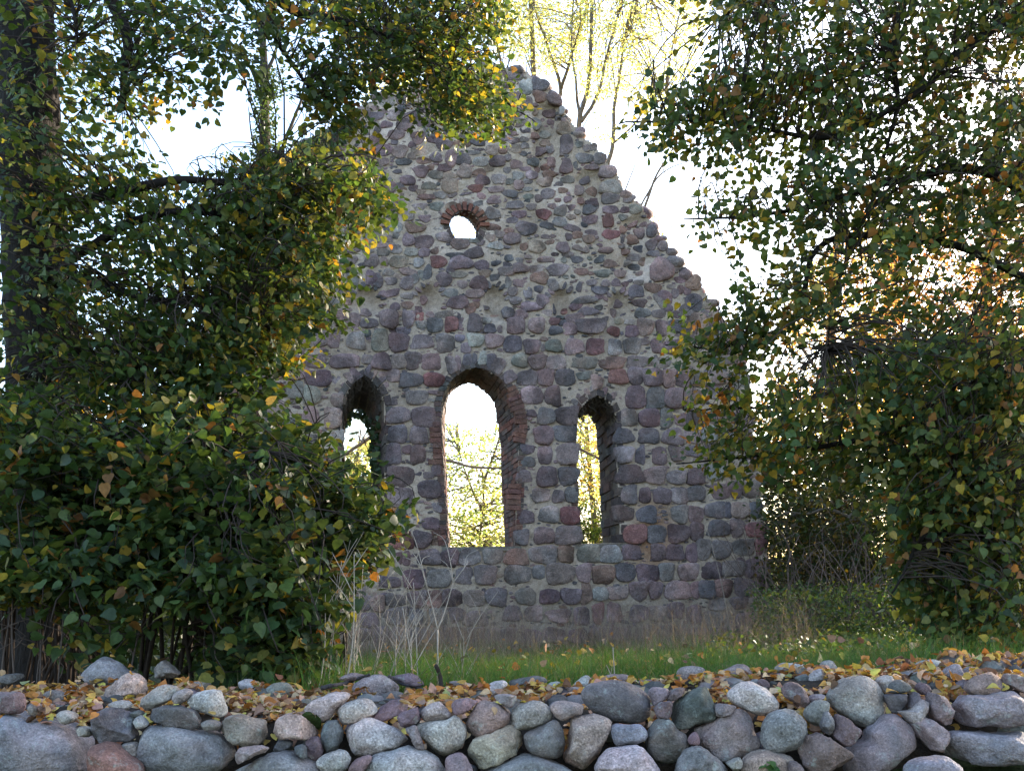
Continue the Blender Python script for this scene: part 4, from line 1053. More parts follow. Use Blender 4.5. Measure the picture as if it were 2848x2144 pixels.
def rock(poly, Yc, dep, look, seed, col):
    """a rounded or broken boulder whose outline in the wall face is poly (photograph pixels) at distance Yc"""
    rg = np.random.default_rng(seed)
    n, m = 46, 17
    o3 = np.array([at(x, y, Yc) for x, y in spline(poly, n, True)])
    if look == 'a':
        o3b = np.array([at(x, y, Yc) for x, y in resample(np.array(list(poly) + [poly[0]], dtype=float), n + 1)[:-1]])
        o3 = o3 * 0.45 + o3b * 0.55
    ce = o3.mean(0)
    size = np.sqrt(np.ptp(o3[:, 0]) * np.ptp(o3[:, 2]))
    pw = 2.5 if look == 'r' else 3.6
    V = []
    for t in np.sin(np.linspace(-math.pi / 2, math.pi / 2, m)):
        rho = max(1e-3, (1 - abs(t) ** pw)) ** (1 / pw)
        r = ce + (o3 - ce) * rho
        r[:, 1] = Yc + t * dep / 2
        V.append(r)
    V = np.vstack(V)
    # broken faces
    for q in range(9 if look == 'a' else 5):
        nn = rg.normal(size=3)
        nn[1] = -abs(nn[1]) - 0.25
        nn[2] *= 0.7
        nn /= np.linalg.norm(nn)
        d = (V - ce) @ nn
        lim = d.max() * (rg.uniform(0.68, 0.86) if look == 'a' else rg.uniform(0.80, 0.95))
        ex = np.maximum(d - lim, 0)
        V -= (ex * (0.95 if look == 'a' else 0.75))[:, None] * nn
    nr = V - ce
    nr /= np.linalg.norm(nr, axis=1)[:, None] + 1e-9
    so_ = rg.uniform(0, 50, 3)
    dsp = np.zeros(len(V))
    f1, f2, f3 = 2.2 / size, 6.0 / size, 30.0
    for i, p in enumerate(V):
        a = Vector((p - ce) * f1 + so_)
        b = Vector((p - ce) * f2 + so_)
        c = Vector(p * f3)
        dsp[i] = 0.06 * noise.noise(a) + 0.03 * noise.noise(b) * (1.7 if look == 'a' else 1) + 0.014 * noise.noise(b * 2.3) + 0.006 * noise.noise(c)
    V += nr * (dsp * size)[:, None]
    F_ = [(i * n + k, i * n + (k + 1) % n, (i + 1) * n + (k + 1) % n, (i + 1) * n + k) for i in range(m - 1) for k in range(n)]
    F_ += [tuple(range(n))[::-1], tuple((m - 1) * n + k for k in range(n))]
    return V, F_, ce, size


ROCKS = []
for i, (t_, pl, c, look, lab, pts) in enumerate(DRY):
    x0, sc_ = TS[t_]
    px = [(x0 + a / sc_, 1790 + b / sc_) for a, b in pts]
    xs, ys = np.array(px)[:, 0], np.array(px)[:, 1]
    wpx, hpx = np.ptp(xs), np.ptp(ys)
    if pl == 'F':
        Yc = 4.52 + RNG.uniform(-0.03, 0.04) + 0.0016 * max(0, 2030 - ys.mean())
        Yc -= 0.10 * (ys.mean() > 2085)
    elif pl == 'N':
        Yc = 4.08
    else:
        # where the sight line to the stone's foot meets the top of the fill
        xc, yb = xs.mean(), ys.max() - 0.12 * hpx
        lo, hi = 4.5, 5.75
        for _ in range(30):
            mid = (lo + hi) / 2
            p = at(xc, yb, mid)
            if p[2] > wall_top(p[0], p[1]):
                lo = mid
            else:
                hi = mid
        Yc = lo + 0.06
    szm = math.sqrt(wpx * hpx) / F * Yc
    dep = min(0.62, max(0.10, szm * RNG.uniform(0.85, 1.15)))
    if pl == 'F' and Yc:
        Yc += 0.5 * dep - 0.17
    V, F_, ce, size = rock(px, Yc, dep, look, 100 + i, c)
    sp = c in 'LGZYK'
    mat = M['speckled'] if sp else (M['smooth_stone'] if c in 'dbqQXp' else M['granite'])
    col = np.tile(jit(c, 0.08), (len(V), 1))
    if c == 'H':
        d = np.linalg.norm((V - ce)[:, [0, 2]], axis=1) / size
        col *= (1 + 0.6 * np.clip(0.9 - 2.6 * d, 0, 1))[:, None]
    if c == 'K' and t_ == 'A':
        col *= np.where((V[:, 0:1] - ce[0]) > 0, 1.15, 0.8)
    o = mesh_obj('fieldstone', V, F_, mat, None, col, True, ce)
    tag(o, lab, 'stone', 'loose stones of the dry stone wall')
    ROCKS.append(o)
    BV.append(V)
    BF += [tuple(k + BN for k in q) for q in F_]
    BN += len(V)
    if 'capped by a cushion' in lab:
        MOSSY = (o, V, F_)
STONES_END[0] = len(BF)

# earth and rubble fill
fx = np.linspace(-4.5, 4.5, 150)
prof = [(4.62, 0.35), (4.70, 0.80), (4.74, 0.98), (4.80, 1.03), (4.95, None), (5.1, None), (5.3, None), (5.5, None), (5.66, None), (5.8, 0.98), (6.0, 0.86)]
V = []
for x in fx:
    for (y, z) in prof:
        zz = wall_top(x, y) if z is None else z
        p = Vector((x * 2.3, y * 3.1, 0.4))
        V.append((x, y + 0.04 * noise.noise(p * 1.7), zz + 0.035 * noise.noise(p) + 0.018 * noise.noise(p * 4)))
V = np.array(V)
n = len(prof)
F_ = [(i * n + j, (i + 1) * n + j, (i + 1) * n + j + 1, i * n + j + 1) for i in range(len(fx) - 1) for j in range(n - 1)]
mbf = MB()
mbf.add(V, F_, (0.034, 0.025, 0.018))
for _ in range(520):                       # small rubble bedded in the fill
    x = RNG.uniform(-3.0, 3.2)
    y = RNG.uniform(4.66, 5.7)
    z = float(wall_top(x, y)) - 0.01 if y > 4.85 else RNG.uniform(0.8, 1.03)
    r = RNG.uniform(0.014, 0.05) if RNG.random() < 0.8 else RNG.uniform(0.05, 0.085)
    th = np.linspace(0, 2 * math.pi, 9, endpoint=False)
    e = RNG.uniform(0.7, 1.35, 3) * r
    vv = np.vstack([np.stack([e[0] * math.cos(ph) * np.cos(th) * RNG.uniform(.85, 1.12, 9), e[1] * math.cos(ph) * np.sin(th) * RNG.uniform(.85, 1.12, 9), np.full(9, 0.7 * e[2] * math.sin(ph))], 1) for ph in (-1.4, -0.75, 0, 0.65, 1.3)])
    mbf.add(vv + (x, y, z), [(k * 9 + j, k * 9 + (j + 1) % 9, (k + 1) * 9 + (j + 1) % 9, (k + 1) * 9 + j) for k in range(4) for j in range(9)] + [tuple(36 + j for j in range(9))], np.array((0.19, 0.17, 0.16)) * RNG.uniform(0.4, 1.2) * RNG.uniform(0.93, 1.08, 3))
for sgn in (-1, 1):                        # the wall runs on at both ends
    for xq in np.arange(2.52, 4.5, 0.30):
        for zq in (0.68, 0.93):
            e = np.array([RNG.uniform(0.13, 0.18), RNG.uniform(0.13, 0.2), RNG.uniform(0.10, 0.14)])
            c = np.array([sgn * (xq + RNG.uniform(-.05, .05) + (0.15 if zq < 0.8 else 0)), 4.62 + RNG.uniform(-.04, .04), zq + RNG.uniform(-.03, .03)])
            th = np.linspace(0, 2 * math.pi, 22, endpoint=False)
            vv = np.vstack([np.stack([math.cos(ph) * np.cos(th), math.cos(ph) * np.sin(th), np.full(22, math.sin(ph))], 1) for ph in np.linspace(-1.5, 1.5, 11)])
            vv = np.sign(vv) * np.abs(vv) ** 0.8 * e * (1 + 0.25 * np.array([noise.noise(Vector(q * 1.6 + c * 7)) for q in vv]))[:, None]
            mbf.add(vv + c, [(k * 22 + j, k * 22 + (j + 1) % 22, (k + 1) * 22 + (j + 1) % 22, (k + 1) * 22 + j) for k in range(10) for j in range(22)] + [tuple(220 + j for j in range(22))], np.array((0.19, 0.17, 0.165)) * RNG.uniform(0.6, 1.3))
V, F_ = np.vstack(mbf.v), mbf.f
fill = mesh_obj('earth_bank', V, F_, M['earth'], None, np.vstack(mbf.c))
tag(fill, 'dark earth and rubble fill between the loose wall stones', None, None, 'structure')
BV.append(V)
BF += [tuple(k + BN for k in q) for q in F_]
BN += len(V)
BVH = BVHTree.FromPolygons([tuple(p) for p in np.vstack(BV)], BF)

# moss cushion on the pinkish stone: a thick furry skin over its upper right shoulder
o, V, F_ = MOSSY
moss_px = [(x / 4 + 553, 1790 + y / 4) for x, y in [(1130, 790), (1180, 768), (1270, 800), (1335, 880), (1365, 935), (1320, 950), (1270, 900), (1200, 840)]]
mb = MB()
mp = spline(moss_px, 26, True)
cx, cy = np.mean(moss_px, 0)
pts, ring = [], []
for s in (1.0, 0.75, 0.5, 0.25, 0.0):
    for x, y in mp:
        r = ray(cx + (x - cx) * s, cy + (y - cy) * s)
        h = BVH.ray_cast(Vector(CPOS), Vector(r).normalized())
        q = np.array(h[0]) if h[0] is not None else at(x, y, 4.5)
        nrm = np.array(h[1]) if h[0] is not None else np.array([0, -1, 0])
        pts.append(q + nrm * (0.006 + 0.022 * (1 - s ** 2)) * (0.8 + 0.5 * random.random()) - (nrm * 0.012 if s == 1 else 0))
k = len(mp)
ff = [(i * k + j, i * k + (j + 1) % k, (i + 1) * k + (j + 1) % k, (i + 1) * k + j) for i in range(4) for j in range(k)]
mb.add(np.array(pts), ff, (0.035, 0.052, 0.010))
mo = mb.build('moss_cushion', M['moss'], o)

# ------------------------------------------------------------------ leaves: one builder for all of them
LT = {}
# heart-shaped blade folded along its midrib: x across, y along, z normal
LT['heart'] = (np.array([(0, 0, 0), (0, .42, -.05), (0, .78, -.06), (0, 1.08, -.16), (-.20, -.09, .02), (-.46, .12, .05), (-.47, .42, .06), (-.27, .75, .0),
                         (.20, -.09, .02), (.46, .12, .05), (.47, .42, .06), (.27, .75, .0)], dtype=float),
               [(0, 4, 5, 1), (1, 5, 6, 2), (2, 6, 7, 3), (0, 1, 9, 8), (1, 2, 10, 9), (2, 3, 11, 10)])
LT['oval'] = (np.array([(0, 0, 0), (-.34, .38, .05), (-.2, .8, .0), (0, 1.0, -.1), (.2, .8, 0), (.34, .38, .05), (0, .45, -.04)], dtype=float),
              [(0, 6, 2, 1), (6, 3, 2, 2), (0, 5, 4, 6), (6, 4, 3, 3)])
LT['oval'] = (np.array([(0, 0, 0), (-.36, .42, .05), (0, 1.0, -.12), (.36, .42, .05), (0, .45, -.05)], dtype=float), [(0, 4, 2, 1), (0, 3, 2, 4)])
LT['kite'] = (np.array([(0, 0, 0), (-.38, .45, .04), (0, 1.0, -.06), (.38, .45, .04)], dtype=float), [(0, 3, 2, 1)])


def leaves(name, pos, nrm, axis, size, col, mat, parent=None, tpl='heart', curl=0.0, origin=None):
    pos, nrm, axis = (np.asarray(a, dtype=float) for a in (pos, nrm, axis))
    N = len(pos)
    T, Fc = LT[tpl]
    nrm = nrm / (np.linalg.norm(nrm, axis=1)[:, None] + 1e-9)
    axis = axis - nrm * (axis * nrm).sum(1)[:, None]
    axis /= np.linalg.norm(axis, axis=1)[:, None] + 1e-9
    side = np.cross(axis, nrm)
    sz = np.broadcast_to(np.asarray(size, dtype=float), (N,))[:, None, None]
    wid = RNG.uniform(0.85, 1.12, N)[:, None, None]
    zz = T[:, 2][None, :] * RNG.uniform(0.3, 1.7, N)[:, None]
    if curl:
        c = RNG.uniform(-curl, curl, N)[:, None]
        zz = zz + c * ((T[:, 1][None, :] - 0.4) ** 2) * 2 + RNG.uniform(-curl, curl, N)[:, None] * (T[:, 0][None, :] ** 2) * 3
    v = pos[:, None, :] + sz * (T[:, 0][None, :, None] * wid * side[:, None, :] + T[:, 1][None, :, None] * axis[:, None, :] + zz[..., None] * nrm[:, None, :])
    k = len(T)
    f = (np.array(Fc)[None] + (np.arange(N) * k)[:, None, None]).reshape(-1, len(Fc[0]))
    c = np.repeat(np.asarray(col), k, axis=0)
    return mesh_obj(name, v.reshape(-1, 3), f, mat, parent, c, tpl == 'heart', origin)


def pick(pal, wts, n, var=0.25):
    pal = np.array(pal)
    w = np.array(wts, dtype=float)
    c = pal[RNG.choice(len(pal), n, p=w / w.sum())]
    return c * RNG.uniform(1 - var, 1 + var, (n, 1)) * RNG.uniform(0.92, 1.08, (n, 3))


FALL = [(0.42, 0.17, 0.045), (0.48, 0.28, 0.07), (0.24, 0.10, 0.05), (0.55, 0.38, 0.22), (0.50, 0.40, 0.10), (0.31, 0.18, 0.11), (0.32, 0.34, 0.14), (0.12, 0.065, 0.04), (0.40, 0.24, 0.16)]
FALLW = [5, 4.5, 2.5, 4, 2, 2.5, 0.4, 2, 3]
lp, ln = [], []
for _ in range(15500):
    x, y = RNG.uniform(-4.4, 4.4), RNG.uniform(4.45, 5.85)
    h = BVH.ray_cast(Vector((x, y, 3)), Vector((0, 0, -1)))
    if h[0] is None:
        continue
    if h[2] < STONES_END[0]:
        if RNG.random() > 0.035 or h[1].z < 0.75:
            continue
    elif noise.noise(Vector((x * 2.2, y * 2.2, 7))) < -0.10 + 0.15 * noise.noise(Vector((x * 6, y * 6, 1))) or h[0].z < 0.93:
        continue
    lp.append(np.array(h[0]) + (0, 0, RNG.uniform(0.003, 0.035)))
    ln.append(h[1])
# drifts that slid into the crevices of the face
for poly, n in (([(195, 1930), (265, 1930), (275, 1985), (240, 2020), (205, 2025)], 170), ([(90, 1960), (150, 1960), (145, 2010), (95, 2010)], 90),
                ([(620, 1950), (880, 1930), (900, 1985), (830, 2000), (660, 1990)], 130), ([(1105, 1940), (1170, 1930), (1170, 1960), (1110, 1975)], 70),
                ([(1990, 1900), (2015, 1900), (2015, 1950), (2000, 1955)], 70), ([(2160, 1910), (2215, 1930), (2215, 1975), (2160, 1965)], 90),
                ([(2600, 1890), (2690, 1915), (2680, 1940), (2620, 1935)], 80), ([(1560, 2020), (1590, 2020), (1585, 2110), (1560, 2100)], 40),
                ([(2240, 2010), (2285, 2015), (2285, 2035), (2245, 2035)], 40), ([(1620, 1960), (1650, 1965), (1640, 1990)], 20)):
    p = np.array(poly, dtype=float)
    k = 0
    while k < n:
        x, y = RNG.uniform(p[:, 0].min(), p[:, 0].max()), RNG.uniform(p[:, 1].min(), p[:, 1].max())
        k += 1
        if not in_poly(np.array([x]), np.array([y]), poly)[0]:
            continue
        h = BVH.ray_cast(Vector(CPOS), Vector(ray(x, y)).normalized())
        if h[0] is None or (h[2] < STONES_END[0] and (h[1].z < 0.35 or RNG.random() < 0.6)):
            continue
        lp.append(np.array(h[0]) + np.array(h[1]) * RNG.uniform(0.005, 0.03))
        ln.append((h[1] + Vector((0, 0, 0.5))))
# single leaves stuck on stones
for x, y in ((1375, 1968), (1808, 2018), (1797, 2022), (2655, 1974), (1135, 1965), (880, 1985), (670, 1978)):
    h = BVH.ray_cast(Vector(CPOS), Vector(ray(x, y)).normalized())
    if h[0] is not None:
        lp.append(np.array(h[0]) + np.array(h[1]) * 0.012)
        ln.append(h[1])
# the drift on the ground in front of the right end
for _ in range(420):
    x, y = RNG.uniform(1.0, 2.6), RNG.uniform(3.7, 4.42)
    if noise.noise(Vector((x * 3, y * 3, 2))) < -0.1:
        continue
    h = BVH.ray_cast(Vector((x, y, 3)), Vector((0, 0, -1)))
    z = float(gz(x, y))
    if h[0] is not None and h[0].z > z:
        continue
    lp.append(np.array((x, y, z + RNG.uniform(0.004, 0.03))))
    ln.append((0, 0, 1))
lp, ln = np.array(lp), np.array([tuple(a) for a in ln])
n = len(lp)
ln = ln + RNG.normal(0, 0.42, (n, 3))
ln[:, 2] = np.abs(ln[:, 2]) + 0.15
o = leaves('fallen_leaves', lp, ln, RNG.normal(size=(n, 3)), RNG.uniform(0.026, 0.052, n), pick(FALL, FALLW, n), M['fallen'], None, 'heart', 0.35)
tag(o, 'orange and tan fallen leaves covering the top of the dry stone wall', None, None, 'stuff')

# ================================================================== trees and plants
GREEN = [(0.046, 0.080, 0.028), (0.062, 0.100, 0.030), (0.085, 0.115, 0.032), (0.040, 0.066, 0.030)]
OLIVE = [(0.135, 0.145, 0.035), (0.17, 0.155, 0.038)]
YEL = [(0.30, 0.215, 0.035), (0.36, 0.26, 0.06)]
ORG = [(0.26, 0.12, 0.035), (0.20, 0.095, 0.035)]


def scatter(regs, thr=-0.35, freq=1.1, seed=0.0, fuzz=0.0):
    out, own = [], []
    for ri, (poly, y0, y1, n) in enumerate(regs):
        p = np.array(poly, dtype=float)
        k = 0
        tries = 0
        while k < n and tries < n * 12:
            tries += 1
            x, y = RNG.uniform(p[:, 0].min(), p[:, 0].max()), RNG.uniform(p[:, 1].min(), p[:, 1].max())
            if not in_poly(np.array([x]), np.array([y]), poly)[0]:
                continue
            q = at(x + RNG.normal(0, fuzz), y + RNG.normal(0, fuzz), RNG.uniform(y0, y1))
            if noise.noise(Vector(q * freq) + Vector((seed, 0, 0))) + 0.35 * noise.noise(Vector(q * freq * 2.7) + Vector((seed, 5, 0))) < thr:
                continue
            if q[2] < float(gz(q[0], q[1])) + 0.02:
                continue
            out.append(q)
            k += 1
    return np.array(out)


def crown(parent, cen, pal, wts, size, k, tlen, tpl='heart', mat='leaf', droop=0.45, flat=0.5, name='crown', var=0.3, out_dir=None, origin=None):
    """sprays of leaves on short twigs at the points cen; returns twig starts and directions"""
    S = len(cen)
    a = RNG.uniform(0, 2 * math.pi, S)
    d = np.stack([np.cos(a), np.sin(a), RNG.normal(-droop, 0.25, S)], 1)
    if out_dir is not None:
        d += np.asarray(out_dir)
    d /= np.linalg.norm(d, axis=1)[:, None]
    up = np.array([0, 0, 1.0]) + RNG.normal(0, flat, (S, 3))
    side = np.cross(d, up)
    side /= np.linalg.norm(side, axis=1)[:, None] + 1e-9
    nb = np.cross(side, d)
    pos, nr, ax, cl = [], [], [], []
    sc = pick(pal, wts, S, 0.12)
    for j in range(k):
        t = (j + 0.5) / k
        sg = 1 if j % 2 else -1
        p = cen + d * (tlen * (t - 0.5)) + side * sg * RNG.uniform(0.01, 0.05, (S, 1)) + RNG.normal(0, 0.02, (S, 3)) * (tlen / 0.3)
        p[:, 2] -= 0.05 * tlen * t * t
        pos.append(p)
        nr.append(nb + RNG.normal(0, flat * 0.8, (S, 3)))
        ax.append(side * sg * 0.9 + d * 0.6 + np.array([0, 0, -0.55]) + RNG.normal(0, 0.3, (S, 3)))
        own = pick(pal, wts, S, var)
        m = (RNG.random(S) < 0.55)[:, None]
        cl.append(np.where(m, sc * RNG.uniform(1 - var, 1 + var, (S, 1)), own))
    pos, nr, ax, cl = (np.vstack(q) for q in (pos, nr, ax, cl))
    szs = size * RNG.uniform(0.5, 1.2, len(pos))
    o = leaves(name, pos, nr, ax, szs, cl, M[mat], parent, tpl, 0.16 if tpl == 'heart' else 0.0, origin)
    return cen - d * tlen * 0.6, d


def limbs(mb, lst, col):
    """lst: (pixel x, pixel y, distance) polylines with start and end radius; returns sample points"""
    sk = []
    for pts, r0, r1 in lst:
        p = spline([at(*q) for q in pts], 8 * len(pts))
        for i in range(1, len(p) - 1):
            p[i] += 0.03 * np.array([noise.noise(Vector(p[i] * 2.2)), noise.noise(Vector(p[i] * 2.2 + 9)), noise.noise(Vector(p[i] * 2.2 + 17))])
        mb.tube(p, np.linspace(r0, r1, len(p)), col, 7, 0.08)
        sk.append(p)
    return np.vstack(sk)


def twigs(mb, starts, dirs, sk, col, frac=0.5, r=0.006, maxd=2.2, tl=0.3):
    for p, d in zip(starts, dirs):
        if RNG.random() > frac:
            continue
        dd = np.linalg.norm(sk - p, axis=1)
        q = sk[np.argmin(dd + RNG.uniform(0, 0.3, len(dd)))]
        L = np.linalg.norm(q - p)
        if L > maxd:
            continue
        mid = (p + q) / 2 + np.array([0, 0, 0.12 * L]) + RNG.normal(0, 0.06 * L, 3)
        c = spline([q, mid, p, p + d * tl], 8)
        mb.tube(c, np.linspace(r * (0.7 + 0.8 * L), r * 0.35, 8), col, 4)


BARK = (0.017, 0.013, 0.011)
TWIG = (0.050, 0.036, 0.030)


def ground_at(x, Y):
    p = at(x, 1700, Y)
    return np.array([p[0], p[1], float(gz(p[0], p[1]))])


def add_trunk(parent, pts, r0, r1, col=BARK, name='trunk', sides=14, flare=1.0):
    base = ground_at(pts[0][0], pts[0][2])
    p = spline([base - np.array([0, 0, 0.15])] + [base + np.array([0, 0, 0.12])] + [at(*q) for q in pts[1:]], 40)
    r = np.linspace(r0, r1, 40)
    r[:8] *= np.linspace(1 + 0.55 * flare, 1.0, 8)
    mb = MB()
    mb.tube(p, r, col, sides, 0.05)
    mb.build(name, M['bark'], parent)
    return p


# ---- the big linden on the left
g = ground_at(145, 8.0)
t = thing('linden_tree', 'big linden with a thick dark trunk, its leafy boughs hanging over the gable', 'tree', tuple(g))
add_trunk(t, [(145, 1700, 8), (142, 1300, 8), (122, 1000, 8), (102, 700, 8), (86, 400, 8), (70, 0, 8), (50, -500, 8), (36, -1100, 8)], 0.34, 0.17)
mb = MB()
sk = limbs(mb, [
    ([(110, 760, 8), (250, 690, 7.6), (420, 600, 7.4), (600, 600, 7.5), (780, 640, 7.8)], .05, .012),
    ([(90, 600, 8), (300, 545, 7.6), (450, 508, 7.5), (644, 502, 7.8), (860, 480, 8.2), (980, 520, 8.5)], .05, .012),
    ([(45, -250, 8), (180, -200, 8), (305, -10, 8), (352, 110, 7.9), (350, 200, 7.8), (345, 300, 7.7)], .075, .02),
    ([(42, -300, 8), (400, -260, 8.2), (773, 0, 8.6), (900, 51, 8.8), (1095, 110, 9), (1250, 230, 9.2)], .08, .014),
    ([(400, -260, 8.2), (720, -60, 8.3), (764, 103, 8.4), (818, 193, 8.5), (900, 300, 8.6)], .04, .010),
    ([(95, 700, 8), (300, 800, 7.5), (560, 850, 7.3), (760, 920, 7.3)], .045, .010),
    ([(1095, 110, 9), (1300, 200, 9.3), (1420, 290, 9.5), (1490, 340, 9.6)], .02, .005),
    ([(400, -260, 8.2), (1000, -200, 9), (1250, -50, 9.3), (1380, 90, 9.4)], .04, .010),
    ([(60, 100, 8), (160, -20, 7.8), (200, 40, 7.5), (215, 120, 7.4)], .03, .012),
    ([(110, 900, 8), (250, 1000, 7.4), (400, 1050, 7.2)], .03, .008)], BARK)
REG = [([(-60, -60), (150, -40), (165, 400), (200, 800), (260, 1200), (-60, 1300)], 6.6, 7.8, 170),
       ([(150, 360), (300, 400), (430, 470), (560, 590), (700, 480), (870, 400), (1000, 460), (1070, 560), (1000, 620), (920, 700), (930, 830), (880, 930), (740, 1010), (580, 1000), (560, 900), (420, 1040), (300, 1160), (180, 1180)], 6.8, 8.6, 720),
       ([(560, 560), (860, 430), (1000, 480), (1060, 550), (960, 640), (920, 800), (860, 930), (700, 1010), (600, 980)], 7.0, 8.4, 470),
       ([(150, -60), (420, -80), (900, -80), (960, 60), (790, 130), (640, 210), (560, 300), (440, 290), (330, 350), (220, 330), (150, 250)], 7.2, 9.0, 330),
       ([(900, -80), (1350, -80), (1385, 60), (1370, 190), (1400, 270), (1370, 320), (1310, 320), (1280, 360), (1240, 400), (1180, 370), (1150, 280), (1060, 250), (960, 180)], 8.4, 10.2, 640),
       ([(860, 150), (1000, 140), (1040, 260), (1000, 330), (900, 330), (860, 300)], 8.2, 9.0, 90),
       ([(1250, 250), (1440, 300), (1450, 345), (1380, 360), (1280, 380)], 9.0, 9.8, 50),
       ([(1000, 420), (1070, 470), (1080, 560), (1000, 600)], 8.2, 8.8, 40),
       ([(180, 960), (480, 900), (640, 960), (640, 1130), (480, 1230), (300, 1220), (180, 1200)], 6.8, 7.8, 260), ([(480, 980), (580, 980), (600, 1080), (560, 1180), (480, 1200)], 6.9, 7.6, 50),
       ([(700, 1010), (930, 860), (900, 960), (820, 1000)], 7.2, 7.6, 20)]
cen = scatter(REG, -0.16, 2.2, 3.0, 15)
st, dr = crown(t, cen, GREEN + OLIVE + YEL + ORG, [4.5, 4.5, 3.5, 3.5, 1.7, 1.4, 0.9, 0.4, 0.4, 0.25], 0.058, 11, 0.48, out_dir=(0.7, 0, -0.25), flat=0.42)
twigs(mb, st, dr, sk, TWIG, 0.65, 0.0055)
mb.build('branches', M['twig'], t)

# ---- the linden drooping in from the right
g = ground_at(3120, 8.6)
t = thing('linden_tree', 'linden whose drooping boughs cover the intact corner of the gable, green with yellowing tips', 'tree', tuple(g))
add_trunk(t, [(3120, 1700, 8.6), (3100, 900, 8.6), (3080, 200, 8.6), (3050, -400, 8.6), (3040, -1000, 8.6)], 0.30, 0.14)
mb = MB()
sk = limbs(mb, [
    ([(3070, -100, 8.5), (2840, 32, 8), (2647, 161, 7.8), (2564, 251, 7.7), (2300, 380, 7.8), (1990, 340, 8), (1720, 345, 8.2)], .05, .006),
    ([(3050, -300, 8.6), (2700, -120, 8.2), (2512, 13, 8), (2486, 129, 7.9), (2493, 303, 7.8), (2440, 480, 7.8)], .05, .010),
    ([(3070, 700, 8.5), (2750, 480, 8), (2500, 500, 7.9), (2325, 554, 7.9), (2100, 600, 8), (1900, 610, 8.1)], .05, .006),
    ([(3080, 900, 8.5), (2700, 700, 8), (2400, 650, 8), (2267, 708, 8), (2197, 900, 8.1), (2000, 960, 8.2), (1850, 960, 8.3)], .04, .005),
    ([(3080, 1000, 8.5), (2700, 950, 8), (2400, 1050, 8), (2150, 1130, 8.2), (1900, 1140, 8.3)], .035, .005),
    ([(3090, 1200, 8.5), (2700, 1150, 7.8), (2350, 1230, 8), (2100, 1270, 8.2), (1880, 1290, 8.3)], .035, .005),
    ([(3090, 1400, 8.5), (2750, 1350, 7.5), (2560, 1500, 7.4), (2480, 1650, 7.3)], .03, .006),
    ([(3050, -300, 8.6), (2500, -250, 8.4), (2200, -50, 8.3), (2000, 50, 8.4)], .04, .006),
    ([(2500, 500, 7.9), (2400, 620, 7.7), (2330, 800, 7.6), (2300, 980, 7.6)], .015, .005)], BARK)
REG = [([(1955, -60), (2900, -60), (2900, 130), (2700, 260), (2500, 330), (2300, 420), (2150, 460), (1990, 430), (1800, 390), (1720, 350), (1800, 290), (1900, 240), (2040, 190), (2060, 120), (1960, 80)], 7.2, 9.0, 760),
       ([(2300, 420), (2900, 200), (2900, 600), (2560, 620), (2350, 640), (2150, 690), (2000, 620), (1890, 615), (2000, 560), (2100, 520), (2150, 480)], 7.2, 8.8, 390),
       ([(2400, 600), (2900, 560), (2900, 1100), (2500, 1100), (2340, 1020), (2250, 900), (2150, 780), (2300, 700)], 7.0, 8.8, 280),
       ([(2010, 800), (2120, 760), (2260, 760), (2240, 930), (2100, 980), (2060, 900)], 7.6, 8.4, 60),
       ([(2150, 1060), (2400, 1000), (2900, 940), (2900, 1760), (2660, 1780), (2520, 1640), (2500, 1460), (2450, 1340), (2280, 1330), (2140, 1250)], 6.9, 8.6, 900),
       ([(2500, 1150), (2900, 1000), (2900, 1790), (2650, 1780), (2520, 1620)], 7.0, 8.4, 560),
       ([(1835, 985), (1850, 900), (1950, 880), (2070, 910), (2120, 1000), (2050, 1060), (1960, 1050), (1900, 1010)], 7.8, 8.5, 42),
       ([(1880, 1150), (1930, 1110), (2080, 1090), (2140, 1170), (2000, 1185)], 7.9, 8.4, 24),
       ([(1855, 1300), (1900, 1250), (2060, 1215), (2140, 1300), (1960, 1335)], 7.9, 8.4, 32)]
cen = scatter(REG, -0.14, 2.0, 11.0, 22)
st, dr = crown(t, cen, GREEN + OLIVE + YEL + ORG, [3.5, 4.5, 4.5, 2.5, 2.8, 2.4, 1.4, 0.6, 0.9, 0.5], 0.058, 11, 0.48, droop=0.6, out_dir=(-0.8, 0, -0.3), flat=0.42)
twigs(mb, st, dr, sk, TWIG, 0.65, 0.0055)
mb.build('branches', M['twig'], t)


# ---- added tall linden past the right frame edge, put there to block the sun
g = ground_at(3260, 14.5)
t = thing('linden_tree', 'added linden farther back past the picture edge, mostly unseen, blocking the sun', 'tree', tuple(g))
add_trunk(t, [(3260, 1700, 14.5), (3250, 900, 14.5), (3240, 200, 14.5), (3230, -500, 14.5), (3230, -1200, 14.5)], 0.32, 0.12)
mb = MB()
sk = limbs(mb, [([(3250, 800, 14.5), (3000, 500, 14), (2760, 300, 13.5)], .07, .02), ([(3240, 300, 14.5), (2950, 0, 14), (2720, -150, 13.6)], .07, .02), ([(3250, 1000, 14.5), (2950, 900, 14), (2720, 850, 13.5)], .06, .02),
                ([(3235, -300, 14.5), (3400, -700, 14.2), (3500, -1000, 14)], .07, .02), ([(3235, -200, 14.5), (3000, -700, 14.2), (2860, -900, 14)], .07, .02), ([(3245, 600, 14.5), (3550, 300, 14), (3700, 100, 14)], .07, .02)], BARK)
cen = scatter([([(2760, -1100), (3000, -1400), (3500, -1400), (3800, -900), (3900, 300), (3800, 1200), (3050, 1350), (2930, 1000), (2900, 400), (2780, -200)], 12.2, 16.8, 6500)], -0.25, 0.8, 15.0)
st, dr = crown(t, cen, GREEN + OLIVE + YEL, [4, 4, 3, 3, 1.5, 1, 0.6, 0.3], 0.105, 9, 0.6, 'oval', droop=0.5)
twigs(mb, st, dr, sk, TWIG, 0.12, 0.008, 3.0, 0.4)
mb.build('branches', M['twig'], t)

